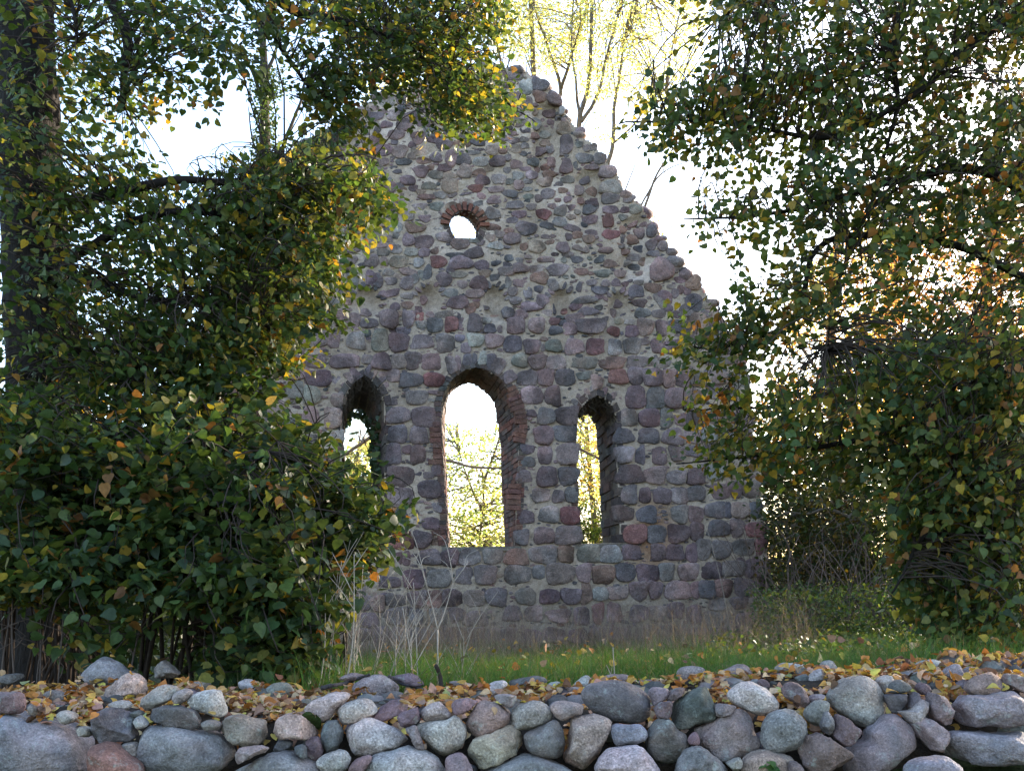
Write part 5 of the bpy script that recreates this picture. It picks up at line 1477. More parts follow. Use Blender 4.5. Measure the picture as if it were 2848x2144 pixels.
# ---- leafy bushes at the left, rooted behind the dry wall
def bush(name, label, x0, Y0, regs, n_stems, top, seed, pal, wts, size=0.066, k=10, tlen=0.42, tpl='heart', mat='leaf', thr=-0.2, spread=260, cat='bush', group=None, stem_r=0.014, scol=(0.038, 0.027, 0.022), frac=0.4, fl=0.5):
    gpt = ground_at(x0, Y0)
    t_ = thing(name, label, cat, tuple(gpt), group)
    mb_ = MB()
    lst = []
    for _ in range(n_stems):
        a = RNG.uniform(-1, 1)
        b = gpt + np.array([RNG.uniform(-.35, .35), RNG.uniform(-.3, .3), -0.05])
        b[2] = float(gz(b[0], b[1])) - 0.05
        e = at(x0 + a * spread, top + RNG.uniform(0, 0.45) * (1650 - top), Y0 + RNG.uniform(-0.6, 0.6))
        m1 = b + (e - b) * 0.45 + np.array([0, 0, 0.25 * abs(e[2] - b[2])]) + RNG.normal(0, 0.08, 3)
        p = spline([b, m1, e], 16)
        mb_.tube(p, np.linspace(stem_r * RNG.uniform(0.7, 1.4), stem_r * 0.3, 16), scol, 5, 0.1)
        lst.append(p)
    sk_ = np.vstack(lst)
    c_ = scatter(regs, thr, 1.8, seed, 24 if Y0 < 8 else 12)
    st_, dr_ = crown(t_, c_, pal, wts, size, k, tlen, tpl, mat, droop=0.35, flat=fl, name='foliage')
    twigs(mb_, st_, dr_, sk_, scol, frac, 0.005, 1.6)
    mb_.build('stems', M['twig'], t_)
    return t_


BW = [4, 4.5, 2.6, 4, 0.9, 0.7, 0.5, 0.28, 0.3, 0.25]
BP = GREEN + OLIVE + YEL + ORG
bush('linden_bush', 'dense dark green bush growing around the foot of the thick trunk', 120, 7.0,
     [([(-60, 1130), (260, 1150), (380, 1250), (420, 1420), (330, 1560), (180, 1600), (-60, 1600)], 6.1, 7.6, 640), ([(-60, 1550), (330, 1540), (300, 1640), (120, 1660), (-60, 1640)], 5.9, 6.6, 170),
      ([(160, 1770), (330, 1760), (330, 1810), (180, 1800)], 5.9, 6.2, 16)], 26, 1180, 2.0, BP, BW)
bush('linden_bush', 'dense leafy bush with scattered yellow leaves between the thick trunk and the left lancet', 520, 6.9,
     [([(330, 1180), (560, 1140), (700, 1180), (820, 1250), (880, 1400), (850, 1560), (760, 1640), (560, 1640), (380, 1580), (340, 1400)], 6.0, 7.6, 940), ([(400, 1560), (800, 1560), (820, 1760), (760, 1880), (560, 1870), (420, 1740)], 5.9, 6.7, 300)], 26, 1200, 5.0, BP, BW)
bush('linden_bush', 'loose edge bush reaching over the left lancet and down to the pale dry stalks', 850, 7.2,
     [([(720, 1200), (860, 1190), (960, 1260), (1040, 1390), (1110, 1430), (1050, 1500), (1010, 1560), (900, 1620), (760, 1600), (740, 1400)], 6.6, 7.7, 470), ([(700, 1560), (930, 1560), (900, 1700), (860, 1850), (700, 1880)], 6.1, 6.9, 190),
      ([(560, 1060), (760, 1060), (800, 1130), (620, 1150)], 6.9, 7.3, 26)], 16, 1280, 8.0, BP, BW)
bush('linden_bush', 'shaded thicket filling the dark gap behind the left bushes', 250, 10.5,
     [([(-100, 1350), (700, 1300), (760, 1760), (-100, 1770)], 9.0, 11.5, 560), ([(-100, 1500), (620, 1500), (700, 1850), (-100, 1850)], 8.2, 10.5, 520)], 30, 1330, 21.0, GREEN, [1, 1, 0.6, 1.4], 0.1, 8, 0.45, 'oval')

# bare brown suckers standing behind the left end of the wall
for i, (xb, yb, xt, yt) in enumerate([(6, 1880, 30, 1700), (108, 1872, 112, 1640), (116, 1872, 150, 1650), (160, 1880, 178, 1690), (60, 1876, 40, 1560), (230, 1880, 260, 1620), (300, 1880, 280, 1640), (350, 1875, 420, 1660)]):
    b = at(xb, yb, 5.95)
    b[2] = float(gz(b[0], b[1])) - 0.03
    e = at(xt, yt, 6.1 + 0.2 * (i % 3))
    mb = MB()
    p = spline([b, (b + e) / 2 + RNG.normal(0, 0.03, 3), e], 10)
    mb.tube(p, np.linspace(0.008, 0.003, 10), (0.085, 0.062, 0.05), 5)
    for q in range(2):
        s_ = p[4 + 2 * q]
        mb.tube(spline([s_, s_ + np.array([RNG.uniform(-.1, .1), 0, .1]), s_ + np.array([RNG.uniform(-.25, .25), RNG.uniform(-.1, .1), .2])], 6), np.linspace(.004, .0015, 6), (0.085, 0.06, 0.05), 4)
    tag(mb.build('bare_sucker', M['dry'], None, True, b), 'thin bare brown shoot in the dark gap under the left bushes', 'shoot', 'bare shoots under the left bushes')

# ---- ivy on the broken slope of the gable and in the left lancet
def on_face(x, y, d=0.0):
    a = uv(x, y, d)
    return PA(a[None, :], d)[0]


def ivy(label, polys, n, dmin, dmax):
    pos = []
    for poly, m, dd in polys:
        p = np.array(poly, dtype=float)
        k = 0
        while k < m:
            x, y = RNG.uniform(p[:, 0].min(), p[:, 0].max()), RNG.uniform(p[:, 1].min(), p[:, 1].max())
            if in_poly(np.array([x]), np.array([y]), poly)[0]:
                pos.append(on_face(x, y, RNG.uniform(*dd)))
                k += 1
    pos = np.array(pos)
    t_ = thing('ivy', label, 'ivy', tuple(pos[np.argmin(pos[:, 2])]))
    N = len(pos)
    nr = -IN + RNG.normal(0, 0.5, (N, 3))
    leaves('foliage', pos, nr, np.array([0, 0, -1.0]) + RNG.normal(0, 0.5, (N, 3)), RNG.uniform(0.05, 0.09, N), pick([(0.03, 0.055, 0.025), (0.045, 0.075, 0.03), (0.06, 0.08, 0.03)], [2, 2, 1], N), M['ivy_leaf'], t_, 'heart')
    mb_ = MB()
    ch = pos[RNG.choice(N, min(N, 2 * n), replace=False)]
    for i in range(1, len(ch)):
        a_, b_ = ch[i], ch[np.argmin(np.linalg.norm(ch[:i] - ch[i], axis=1))]
        mb_.tube(spline([a_, (a_ + b_) / 2 + RNG.normal(0, 0.04, 3), b_], 7), 0.008, (0.05, 0.04, 0.03), 4)
    mb_.build('stems', M['twig'], t_)


ivy('ivy growing over the broken left slope of the gable', [([(800, 470), (850, 395), (930, 350), (985, 310), (1010, 330), (960, 390), (900, 430), (860, 480), (790, 540)], 520, (-0.16, 0.1)),
                                                        ([(700, 600), (800, 470), (860, 440), (840, 520), (760, 620), (680, 680)], 300, (-0.14, 0.1))], 60, 0, 0)
ivy('dark ivy hanging in the jamb and arch of the left lancet', [([(1030, 1180), (1052, 1150), (1062, 1250), (1060, 1500), (1034, 1500), (1030, 1300)], 260, (0.15, 0.7)),
                                                            ([(958, 1190), (968, 1150), (1000, 1135), (1034, 1165), (1028, 1200), (1012, 1168), (985, 1160)], 70, (0.5, 0.78))], 30, 0, 0)

# ---- sunlit trees behind the ruin
SUNY = [(0.44, 0.44, 0.17), (0.52, 0.50, 0.21), (0.34, 0.40, 0.15), (0.56, 0.50, 0.20), (0.22, 0.30, 0.10)]


def back_tree(name, label, xb, Y, trunk, limbs_, regs, r0, pal, wts, size, k, tlen, thr, seed, tw=0.25, tpl='oval', mat='far_leaf', bcol=(0.17, 0.135, 0.105), cat='tree', group=None, flat=0.7):
    gpt = ground_at(xb, Y)
    t_ = thing(name, label, cat, tuple(gpt), group)
    tp = add_trunk(t_, [(xb, 1700, Y)] + trunk, r0, r0 * 0.35, bcol, 'trunk', 9, 0.5)
    mb_ = MB()
    s_ = limbs(mb_, limbs_, bcol) if limbs_ else tp[15:]
    s_ = np.vstack([s_, tp[12:]])
    c_ = scatter(regs, thr, 0.9, seed)
    st_, dr_ = crown(t_, c_, pal, wts, size, k, tlen, tpl, mat, droop=0.2, flat=flat)
    twigs(mb_, st_, dr_, s_, bcol, tw * 0.7, 0.008, 3.5, 0.4)
    mb_.build('branches', M['twig'], t_)
    return t_


Yb = 26
back_tree('ash_tree', 'tall sparse yellow-green tree rising just behind the gable peak', 1500, Yb, [(1495, 900, Yb), (1490, 400, Yb), (1480, 100, Yb), (1460, -300, Yb)],
          [([(1490, 420, Yb), (1540, 300, Yb), (1560, 250, Yb), (1530, 150, 26), (1490, 30, 26), (1470, -60, 26)], .07, .02), ([(1560, 250, Yb), (1600, 120, 25.5), (1650, -20, 25)], .05, .015),
           ([(1490, 400, Yb), (1400, 200, Yb), (1380, 60, Yb), (1420, -60, Yb)], .05, .015), ([(1490, 500, Yb), (1300, 200, 27), (1150, 180, 27), (1060, 230, 27)], .05, .012)],
          [([(1340, -60), (1640, -60), (1640, 60), (1590, 160), (1520, 210), (1400, 150)], 24, 28, 1000), ([(1020, 150), (1200, 120), (1250, 220), (1080, 270), (1010, 280)], 25, 28, 260), ([(1240, 580), (1345, 580), (1345, 670), (1240, 670)], 25, 28, 16)],
          0.13, SUNY, [3, 3, 2, 2, 0.6], 0.072, 10, 0.55, -0.25, 31.0)
back_tree('ash_tree', 'tall sparse yellow tree with forked bare limbs beside the broken right slope', 1700, Yb - 2, [(1690, 900, 24), (1660, 560, 24), (1618, 420, 24), (1612, 330, 24), (1640, 200, 24), (1650, -200, 24)],
          [([(1616, 340, 24), (1660, 270, 24), (1690, 150, 24), (1730, 0, 24), (1740, -80, 24)], .05, .015), ([(1614, 335, 24), (1600, 220, 24), (1590, 100, 24), (1600, -60, 24)], .04, .012),
           ([(1690, 460, 24), (1704, 400, 24), (1708, 300, 24), (1725, 200, 24), (1745, 60, 24), (1790, -60, 24)], .06, .015), ([(1704, 400, 24), (1760, 350, 24), (1800, 300, 23.5), (1850, 250, 23.5)], .03, .01),
           ([(1780, 620, 24), (1830, 480, 24), (1900, 380, 24), (1960, 330, 24)], .035, .01), ([(1760, 640, 24), (1800, 540, 24), (1860, 470, 24), (1980, 430, 24)], .03, .008), ([(1725, 560, 24), (1760, 480, 24), (1770, 430, 24)], .02, .008)],
          [([(1600, -60), (1960, -60), (1960, 90), (1930, 200), (1820, 320), (1700, 260), (1640, 300), (1590, 180)], 22, 27, 1150), ([(1640, 300), (1900, 250), (1880, 420), (1760, 380), (1660, 420)], 22, 26, 70), ([(1800, 600), (1880, 600), (1870, 690), (1820, 660)], 22, 25, 12)],
          0.11, SUNY, [3, 3, 1.5, 2.5, 0.4], 0.072, 10, 0.55, -0.25, 37.0)
back_tree('maple_tree', 'yellow-green tree seen through the tall middle lancet', 1330, 27, [(1335, 1500, 27), (1345, 1400, 27), (1340, 1300, 27)],
          [([(1180, 1265, 24), (1260, 1285, 23.5), (1330, 1300, 23.4), (1420, 1302, 23.4), (1520, 1290, 24)], .035, .02), ([(1340, 1420, 27), (1300, 1330, 27), (1270, 1230, 27)], .04, .01), ([(1345, 1340, 27), (1380, 1240, 27), (1400, 1180, 27)], .04, .01)],
          [([(1140, 1200), (1240, 1180), (1330, 1200), (1440, 1170), (1560, 1200), (1560, 1590), (1140, 1590)], 25, 30, 1250), ([(1230, 1400), (1420, 1420), (1420, 1600), (1230, 1600)], 25, 30, 60)], 0.05, SUNY, [2, 2, 3, 1, 3], 0.10, 9, 0.55, -0.22, 41.0)
back_tree('maple_tree', 'bright yellow tree seen through the ivy-hung left lancet', 980, 25, [(985, 1450, 25), (990, 1300, 25), (1000, 1240, 25)],
          [([(1120, 1190, 23), (1040, 1210, 23), (1000, 1235, 23), (960, 1262, 23), (880, 1300, 23)], .05, .03), ([(985, 1420, 25), (960, 1330, 25), (940, 1260, 25)], .04, .01)],
          [([(880, 1270), (1000, 1230), (1110, 1200), (1140, 1590), (880, 1590)], 23.5, 28, 1300)], 0.12, SUNY, [2, 3, 2, 3, 2], 0.10, 9, 0.5, -0.28, 45.0)
back_tree('maple_tree', 'amber and yellow tree seen through the narrow lancet with dark jamb stones', 1660, 24, [(1655, 1500, 24), (1640, 1300, 24), (1630, 1180, 24)],
          [([(1560, 1230, 22.5), (1610, 1248, 22.5), (1660, 1272, 22.5), (1730, 1310, 22.5)], .035, .025), ([(1590, 1300, 23), (1630, 1340, 23), (1660, 1400, 23), (1680, 1480, 23)], .02, .012), ([(1640, 1350, 24), (1615, 1250, 24), (1620, 1160, 24)], .03, .01)],
          [([(1570, 1120), (1700, 1130), (1740, 1400), (1560, 1400)], 22.5, 27, 520)], 0.11, SUNY + [(0.40, 0.25, 0.06)], [2, 2, 1, 3, 1, 2], 0.09, 9, 0.5, -0.2, 49.0)
bush('elder_bush', 'dark green bush behind the sill of the narrow lancet with dark jamb stones', 1650, 21.5,
     [([(1540, 1440), (1640, 1410), (1740, 1440), (1750, 1620), (1540, 1620)], 20.3, 23, 620)], 14, 1430, 61.0, GREEN + OLIVE, [2, 3, 2, 2, 1, 1], 0.09, 8, 0.45, 'oval', 'leaf', -0.4, 120)

# ivy-clad trunk behind the left slope
back_tree('ivy_clad_tree', 'slim tree trunk wrapped in dark ivy, rising behind the broken left slope', 745, 22, [(742, 1000, 22), (738, 600, 22), (736, 350, 22), (735, 200, 22), (728, 60, 22)],
          [([(738, 520, 22), (790, 400, 22), (840, 270, 22), (850, 200, 22)], .06, .015), ([(736, 300, 22), (700, 200, 22), (640, 120, 22), (600, 60, 22)], .05, .015), ([(736, 220, 22), (770, 130, 22), (760, 40, 22)], .05, .015), ([(738, 460, 22), (700, 380, 22), (690, 300, 22)], .03, .01)],
          [([(712, 700), (712, 200), (735, 170), (760, 210), (768, 500), (765, 700)], 21.6, 22.4, 330), ([(690, 200), (790, 190), (800, 260), (700, 280)], 21.5, 22.5, 60), ([(600, 430), (700, 420), (800, 430), (800, 600), (600, 600)], 21, 23, 90)], 0.2,
          [(0.035, 0.06, 0.025), (0.05, 0.08, 0.03)], [1, 1], 0.10, 8, 0.35, -0.6, 53.0, 0.2, 'oval', 'leaf', (0.06, 0.05, 0.04))

# ---- autumn trees and undergrowth on the right, beyond the gable's corner
AUT = [(0.56, 0.24, 0.08), (0.52, 0.30, 0.08), (0.42, 0.18, 0.07), (0.52, 0.38, 0.12), (0.22, 0.20, 0.05)]
back_tree('beech_tree', 'orange autumn beech glowing behind the drooping boughs, near the picture edge', 2750, 22, [(2750, 1300, 22), (2740, 900, 22), (2760, 600, 22), (2780, 300, 22)],
          [([(2745, 1000, 22), (2600, 850, 22), (2480, 760, 22)], .06, .02), ([(2750, 800, 22), (2860, 650, 22), (2920, 500, 22)], .06, .02), ([(2745, 1100, 22), (2560, 1020, 21.5), (2440, 960, 21)], .05, .015)],
          [([(2480, 620), (2700, 470), (2950, 420), (2950, 1250), (2560, 1250), (2440, 1000)], 19.5, 24, 1700), ([(2900, 200), (3500, 100), (3600, 1400), (2850, 1400)], 18.5, 24, 1500)], 0.22, AUT, [4, 3, 2, 2, 0.6], 0.10, 9, 0.5, -0.25, 57.0)  # second crown field, outside the frame, is added to shade the gable foot
back_tree('beech_tree', 'golden autumn tree close behind the corner of the gable', 2330, 23, [(2325, 1300, 23), (2310, 1000, 23), (2320, 760, 23), (2340, 560, 23)],
          [([(2320, 1100, 23), (2220, 950, 23), (2180, 850, 23)], .05, .015), ([(2315, 1000, 23), (2420, 850, 23), (2460, 700, 23)], .05, .015)],
          [([(2170, 880), (2250, 760), (2400, 560), (2500, 600), (2520, 1250), (2110, 1270), (2110, 1120), (2190, 1010)], 21, 25, 1300)], 0.18, AUT + SUNY, [3, 3, 1.5, 3, 1, 1, 1, 1, 1, 1], 0.10, 9, 0.5, -0.22, 59.0)
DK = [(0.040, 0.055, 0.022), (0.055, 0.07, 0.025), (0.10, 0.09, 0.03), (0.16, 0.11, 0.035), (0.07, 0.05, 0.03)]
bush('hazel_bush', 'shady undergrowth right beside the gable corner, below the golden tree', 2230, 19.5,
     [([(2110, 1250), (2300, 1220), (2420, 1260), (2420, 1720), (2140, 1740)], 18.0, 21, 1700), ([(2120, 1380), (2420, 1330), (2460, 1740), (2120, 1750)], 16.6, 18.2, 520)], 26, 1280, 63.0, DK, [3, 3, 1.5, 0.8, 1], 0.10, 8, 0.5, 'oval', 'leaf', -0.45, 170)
bush('hazel_bush', 'yellow-green sunlit bush under the drooping boughs, right of the shady undergrowth', 2480, 17.5,
     [([(2380, 1480), (2440, 1360), (2540, 1260), (2640, 1300), (2620, 1600), (2520, 1700), (2400, 1680)], 16.5, 18.5, 620)], 18, 1320, 67.0, [(0.07, 0.10, 0.03), (0.10, 0.13, 0.035), (0.20, 0.18, 0.04), (0.30, 0.25, 0.05)], [3, 3, 1.5, 1.2], 0.09, 8, 0.45, 'oval', 'leaf', -0.35, 120)
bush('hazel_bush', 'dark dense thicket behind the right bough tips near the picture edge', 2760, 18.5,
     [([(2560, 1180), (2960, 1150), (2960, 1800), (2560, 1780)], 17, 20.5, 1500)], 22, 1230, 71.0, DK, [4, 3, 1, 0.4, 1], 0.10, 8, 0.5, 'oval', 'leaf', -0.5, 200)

# the curving bare limb in the undergrowth
t = thing('bare_branch', 'curved bare grey limb twisting in front of the shady undergrowth by the corner', 'branch', tuple(ground_at(2390, 17.4)))
mb = MB()
limbs(mb, [([(2400, 1760, 17.4), (2395, 1600, 17.4), (2385, 1480, 17.4), (2372, 1428, 17.4), (2340, 1456, 17.3), (2276, 1476, 17.2), (2200, 1460, 17.1)], .05, .012),
           ([(2372, 1428, 17.4), (2376, 1395, 17.4), (2380, 1360, 17.4)], .03, .015), ([(2372, 1440, 17.4), (2300, 1416, 17.3), (2246, 1431, 17.2), (2192, 1428, 17.1), (2160, 1440, 17.1)], .03, .01),
           ([(2300, 1416, 17.3), (2280, 1380, 17.3), (2260, 1360, 17.2)], .012, .005), ([(2340, 1456, 17.3), (2300, 1500, 17.2), (2250, 1540, 17.2)], .012, .005)], (0.17, 0.135, 0.105))
mb.build('limb', M['twig'], t)

# dry tangle of thin brown twigs beside the corner: nobody could count these
mb = MB()
for _ in range(170):
    x, Y = RNG.uniform(2130, 2560), RNG.uniform(15.0, 18.2)
    b = ground_at(x, Y)
    hgt = RNG.uniform(0.5, 1.7)
    e = b + np.array([RNG.normal(0, 0.5), RNG.normal(0, 0.3), hgt])
    mb.tube(spline([b, (b + e) / 2 + RNG.normal(0, 0.15, 3), e, e + RNG.normal(0, 0.2, 3)], 9), np.linspace(0.007, 0.003, 9), np.array((0.135, 0.095, 0.08)) * RNG.uniform(0.6, 1.3), 4)
tag(mb.build('dry_brambles', M['dry'], None), 'tangle of thin dry brown twigs at the foot of the gable corner', None, None, 'stuff')

# ---- grass
def blades(name, xs, Ys, hgt, wid, col, lean, label, seg=3):
    N = len(xs)
    base = np.stack([xs, Ys, gz(xs, Ys) - 0.01], 1)
    a = RNG.uniform(0, 2 * math.pi, N)
    s = np.stack([np.cos(a), np.sin(a), np.zeros(N)], 1)
    b = RNG.uniform(0, 2 * math.pi, N)
    bend = np.stack([np.cos(b), np.sin(b), np.zeros(N)], 1) * (np.abs(RNG.normal(0, lean, N)) * hgt)[:, None]
    V = []
    for i in range(seg + 1):
        t_ = i / seg
        c = base + np.array([0, 0, 1.0]) * (hgt * (t_ - 0.25 * lean * t_ * t_))[:, None] + bend * t_ * t_
        w = (wid * (1 - t_ * 0.85))[:, None] * s * 0.5
        V += [c - w, c + w]
    V = np.stack(V, 1)
    k = 2 * (seg + 1)
    f = np.array([(2 * i, 2 * i + 1, 2 * i + 3, 2 * i + 2) for i in range(seg)])
    F_ = (f[None] + (np.arange(N) * k)[:, None, None]).reshape(-1, 4)
    o_ = mesh_obj(name, V.reshape(-1, 3), F_, M['blade'], None, np.repeat(col, k, axis=0), True)
    tag(o_, label, None, None, 'stuff')


def field(n, x0, x1, y0, y1, keep=None):
    """ground points whose pixel column lies between x0 and x1"""
    Y = np.sqrt(RNG.uniform(y0 ** 1.6, y1 ** 1.6, n) ** (2 / 1.6))
    X = (RNG.uniform(x0, x1, n) - W / 2) / F * Y
    if keep is not None:
        m = np.array([noise.noise(Vector((a * 0.7, b * 0.7, 1.0))) > keep for a, b in zip(X, Y)])
        X, Y = X[m], Y[m]
    return X, Y


X, Y = field(78000, 560, 3000, 5.75, 16.4, -0.55)
N = len(X)
tall = 1 + 0.35 * np.sin(X * 2.1) * np.sin(Y * 1.9) + 0.5 * np.array([noise.noise(Vector((a * 1.1, b * 1.1, 4))) for a, b in zip(X, Y)])
blades('green_grass', X, Y, RNG.uniform(0.13, 0.33, N) * tall * (1 - 0.55 * smooth(10.5, 14.0, Y)), RNG.uniform(0.004, 0.009, N),
       pick([(0.070, 0.150, 0.032), (0.085, 0.180, 0.040), (0.055, 0.120, 0.030), (0.14, 0.14, 0.05), (0.20, 0.17, 0.10)], [4, 3.5, 3.5, 1.6, 1.2], N), 0.7, 'green grass between the dry stone wall and the ruin')
X, Y = field(12500, 850, 2230, 11.6, 17.2, -0.35)
m = (P0 + 0 * UD)[1] + (X - P0[0]) * math.tan(PSI) - 0.15 > Y
X, Y = X[m], Y[m]
N = len(X)
blades('dry_grass', X, Y, 0.2 + 0.75 * RNG.random(N) ** 1.6, RNG.uniform(0.0022, 0.0045, N),
       pick([(0.22, 0.17, 0.16), (0.28, 0.23, 0.205), (0.16, 0.115, 0.11), (0.34, 0.29, 0.25)], [3, 2, 2, 1], N), 0.55, 'grey-brown dry grass along the foot of the ruin', 4)

# low nettles and creepers at the right, with fallen leaves among the grass
X, Y = field(1000, 1950, 2950, 9.0, 15.5, -0.3)
X2, Y2 = field(1500, 2060, 2800, 13.0, 17.6, -0.45)
cen = np.vstack([np.stack([X, Y, gz(X, Y) + RNG.uniform(0.05, 0.3, len(X))], 1), np.stack([X2, Y2, gz(X2, Y2) + RNG.uniform(0.05, 0.75, len(X2))], 1)])

crown(None, cen, GREEN + OLIVE, [2, 3, 3, 1, 0.8, 0.5], 0.06, 7, 0.25, 'oval', 'leaf', name='nettles')

tag(bpy.data.objects['nettles'], 'low dark nettles and creepers in the grass beside the ruin', None, None, 'stuff')
X, Y = field(520, 700, 2900, 6.0, 14.5)
N = len(X)
pos = np.stack([X, Y, gz(X, Y) + RNG.uniform(0.02, 0.28, N)], 1)
o_ = leaves('scattered_leaves', pos, RNG.normal(0, 0.6, (N, 3)) + np.array([0, -0.4, 0.8]), RNG.normal(size=(N, 3)), RNG.uniform(0.035, 0.065, N), pick(FALL + YEL, FALLW + [3, 2], N), M['fallen'], None, 'heart', 0.3)
tag(o_, 'yellow and orange leaves scattered in the grass', None, None, 'stuff')
X, Y = field(1500, -100, 800, 5.9, 9.5)
N = len(X)
pos = np.stack([X, Y, gz(X, Y) + RNG.uniform(0.01, 0.06, N)], 1)
o_ = leaves('scattered_leaves', pos, RNG.normal(0, 0.4, (N, 3)) + np.array([0, 0, 0.9]), RNG.normal(size=(N, 3)), RNG.uniform(0.035, 0.065, N), pick(FALL, FALLW, N), M['fallen'], None, 'heart', 0.3)
tag(o_, 'brown and orange leaves on the dark ground under the left bushes', None, None, 'stuff')

# ---- pale dry weed stalks behind the wall
DRYC = (0.40, 0.33, 0.27)


def stalk(x, yb, yt, xt, Y, label, forks=None, r=0.0052, group=None, bend=0.03):
    b = at(x, yb, Y)
    b[2] = float(gz(b[0], b[1])) - 0.03
    e = at(xt, yt, Y + RNG.uniform(-0.15, 0.15))
    mb_ = MB()
    p = spline([b, b + (e - b) * 0.5 + RNG.normal(0, bend, 3), e], 14)
    c = np.array(DRYC) * RNG.uniform(0.75, 1.15)
    mb_.tube(p, np.linspace(r, r * 0.35, 14), c, 5, 0.1)
    for q in range(forks if forks is not None else RNG.integers(2, 6)):
        s_ = p[RNG.integers(5, 13)]
        L = RNG.uniform(0.10, 0.34)
        dx = RNG.choice([-1, 1]) * RNG.uniform(0.3, 0.8)
        m_ = s_ + np.array([dx * 0.5, RNG.uniform(-.2, .2), 0.55]) * L
        t_ = s_ + np.array([dx, RNG.uniform(-.3, .3), 1.0]) * L
        mb_.tube(spline([s_, m_, t_], 7), np.linspace(r * 0.55, r * 0.2, 7), c, 4)
        if RNG.random() < 0.6:
            u_ = m_ + np.array([-dx * 0.6, 0, 0.8]) * L * 0.5
            mb_.tube(spline([m_, (m_ + u_) / 2, u_], 5), np.linspace(r * 0.35, r * 0.15, 5), c, 4)
    o__ = mb_.build('dry_stalk', M['dry'], None, True, b)
    tag(o__, label, 'dry stalk', group or 'pale dry stalks behind the dry stone wall')


SL = 'pale dry weed stalk in the tangle between the bush edge and the grass'
for a in [(870, 1890, 1640, 905), (880, 1890, 1590, 940), (905, 1890, 1560, 950), (940, 1890, 1540, 985), (960, 1890, 1600, 930), (975, 1885, 1570, 1010), (985, 1890, 1650, 1000), (1000, 1890, 1600, 1050),
          (1010, 1885, 1540, 960), (1020, 1890, 1700, 1080), (1030, 1885, 1620, 985), (895, 1890, 1700, 860), (925, 1890, 1660, 880), (1105, 1885, 1700, 1108), (1133, 1885, 1660, 1130), (1146, 1890, 1690, 1120), (1155, 1885, 1720, 1150), (1165, 1890, 1620, 1150),
          (830, 1890, 1740, 850), (990, 1890, 1730, 890), (1050, 1890, 1760, 1120), (950, 1890, 1700, 1000), (1190, 1890, 1800, 1240), (1260, 1890, 1770, 1290), (1300, 1890, 1790, 1280)]:
    stalk(*a, RNG.uniform(6.0, 7.2), SL)
# the tall forked one that stands clear in front of the ruin
b = at(1217, 1890, 6.6)
b[2] = float(gz(b[0], b[1])) - 0.03
mb = MB()
pt = lambda *q: np.array([at(x, y, 6.6 + 0.04 * i) for i, (x, y) in enumerate(q)])
mb.tube(spline(np.vstack([b, pt((1217, 1820), (1217, 1750))]), 8), 0.006, DRYC, 5)
for q, r in ((((1217, 1750), (1195, 1660), (1170, 1573)), .0045), (((1170, 1573), (1140, 1555), (1118, 1548)), .003), (((1170, 1573), (1150, 1540), (1120, 1520)), .003), (((1170, 1573), (1178, 1552), (1196, 1545)), .003), (((1190, 1640), (1160, 1520), (1145, 1480)), .0028),
             (((1217, 1750), (1240, 1690), (1260, 1620)), .0045), (((1260, 1620), (1252, 1560), (1235, 1500), (1205, 1480)), .003), (((1260, 1620), (1290, 1580), (1302, 1560)), .003), (((1260, 1620), (1246, 1575), (1225, 1555)), .0025),
             (((1252, 1560), (1262, 1540), (1270, 1525)), .002), (((1290, 1580), (1300, 1545), (1330, 1528)), .002)):
    p = spline(pt(*q), 9)
    mb.tube(p, np.linspace(r, r * 0.5, 9), DRYC, 4)
tag(mb.build('dry_stalk', M['dry'], None, True, b), 'tallest forked dry stalk standing clear before the ruin wall under the middle lancet', 'dry stalk', 'pale dry stalks behind the dry stone wall')
for a, lab in (((2040, 1760, 1430, 1955, 14.6), 'long thin pale stem leaning against the ruin below the narrow lancet side'), ((1660, 1890, 1800, 1705, 6.0), 'short bent dry stalk in the grass behind the dark oval boulder')):
    stalk(*a, lab, 1, 0.006, None, 0.05)

# sticks on the wall top
def stick(pts, r0, r1, col, label):
    q = []
    for x, y in pts:
        h = BVH.ray_cast(Vector(CPOS), Vector(ray(x, y)).normalized())
        q.append(np.array(h[0]) + np.array(h[1]) * (r0 * 0.8) if h[0] is not None else at(x, y, 5.2))
    mb_ = MB()
    mb_.tube(spline(q, 22), np.linspace(r0, r1, 22), col, 7, 0.15)
    tag(mb_.build('stick', M['bark'], None, True, q[0]), label, 'stick')


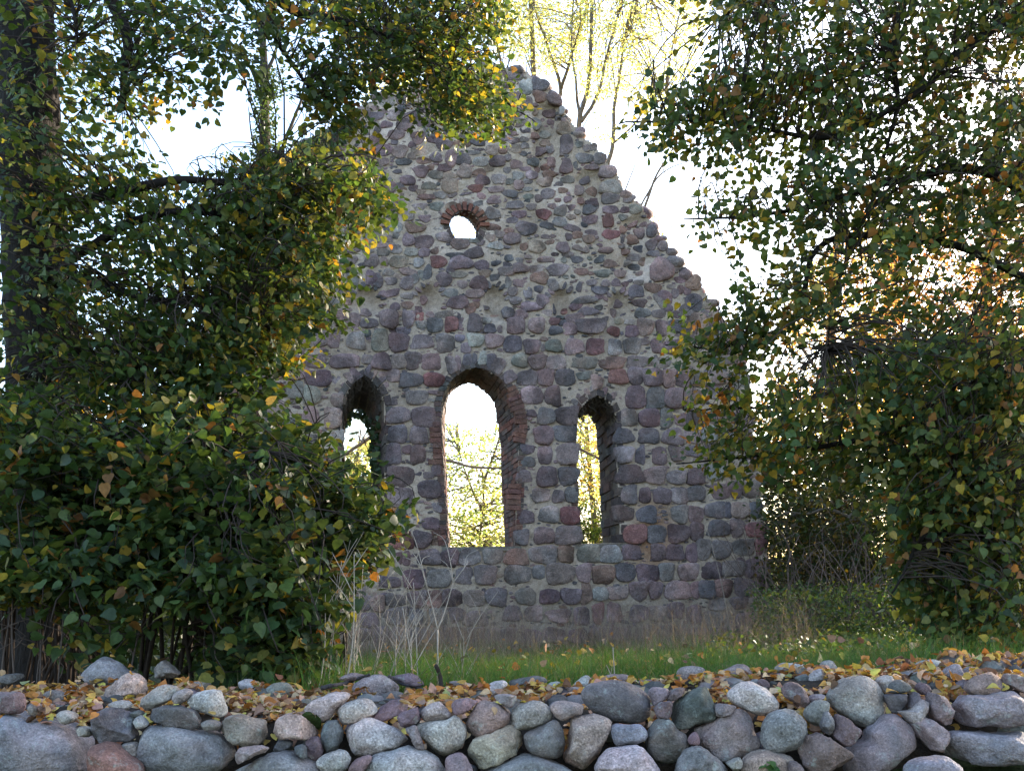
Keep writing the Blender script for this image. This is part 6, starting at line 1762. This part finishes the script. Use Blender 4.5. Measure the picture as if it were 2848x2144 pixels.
stick([(895, 1912), (930, 1905), (968, 1893), (1000, 1884), (1030, 1880)], 0.012, 0.006, (0.07, 0.06, 0.062), 'dark rough stick lying left across the large oval speckled boulder')
stick([(1080, 1884), (1100, 1892), (1130, 1902), (1160, 1910), (1182, 1920)], 0.008, 0.005, (0.075, 0.065, 0.07), 'thin dark twig lying across the purple-grey stone beside the oval boulder')
mb = MB()
b = at(1232, 1912, 5.75)
mb.tube(spline([b - np.array([0, 0, .08]), at(1224, 1880, 5.74), at(1212, 1850, 5.7)], 8), np.linspace(0.012, 0.010, 8), (0.05, 0.038, 0.032), 8, 0.12)
tag(mb.build('stake', M['bark'], None, True, b), 'short dark broken stub standing upright behind the wall top', 'stub')

# a seedling at the foot of the wall
h = at(2145, 2140, 4.25)
t = thing('seedling', 'tiny green seedling in front of the pinkish domed boulder', 'plant', (h[0], h[1], h[2] - 0.08))
mb = MB()
mb.tube(spline([h - np.array([0, 0, .08]), h - np.array([0, 0, .03]), h], 6), 0.0025, (0.07, 0.09, 0.03), 5)
mb.build('stem', M['twig'], t)
N = 7
leaves('foliage', np.tile(h, (N, 1)) + RNG.normal(0, 0.012, (N, 3)), RNG.normal(0, 0.4, (N, 3)) + np.array([0, -0.5, 0.8]), RNG.normal(0, 1, (N, 3)), RNG.uniform(0.03, 0.045, N), pick([(0.06, 0.14, 0.04), (0.09, 0.17, 0.05)], [1, 1], N), M['leaf'], t, 'heart')

# ---- distant wood on both sides, one leafy mass
cen = []
for (xa, xb, ya, yb, n, zt) in ((-75, -16, 32, 70, 2600, 13), (15, 80, 34, 70, 2600, 14), (-60, 60, 75, 95, 1600, 4)):
    X, Y = RNG.uniform(xa, xb, n), RNG.uniform(ya, yb, n)
    hmax = zt * (0.6 + 0.4 * np.sin(X * 0.37) * np.sin(Y * 0.23 + 1))
    cen.append(np.stack([X, Y, 0.4 + hmax * RNG.random(n) ** 0.8], 1))
cen = np.vstack(cen)
crown(None, cen, GREEN + OLIVE + SUNY[:2], [2, 2, 2, 2, 2, 2, 1, 1], 0.55, 9, 2.2, 'oval', 'far_leaf', name='distant_wood', flat=0.8)
tag(bpy.data.objects['distant_wood'], 'far leafy wood beyond the churchyard', None, None, 'stuff')
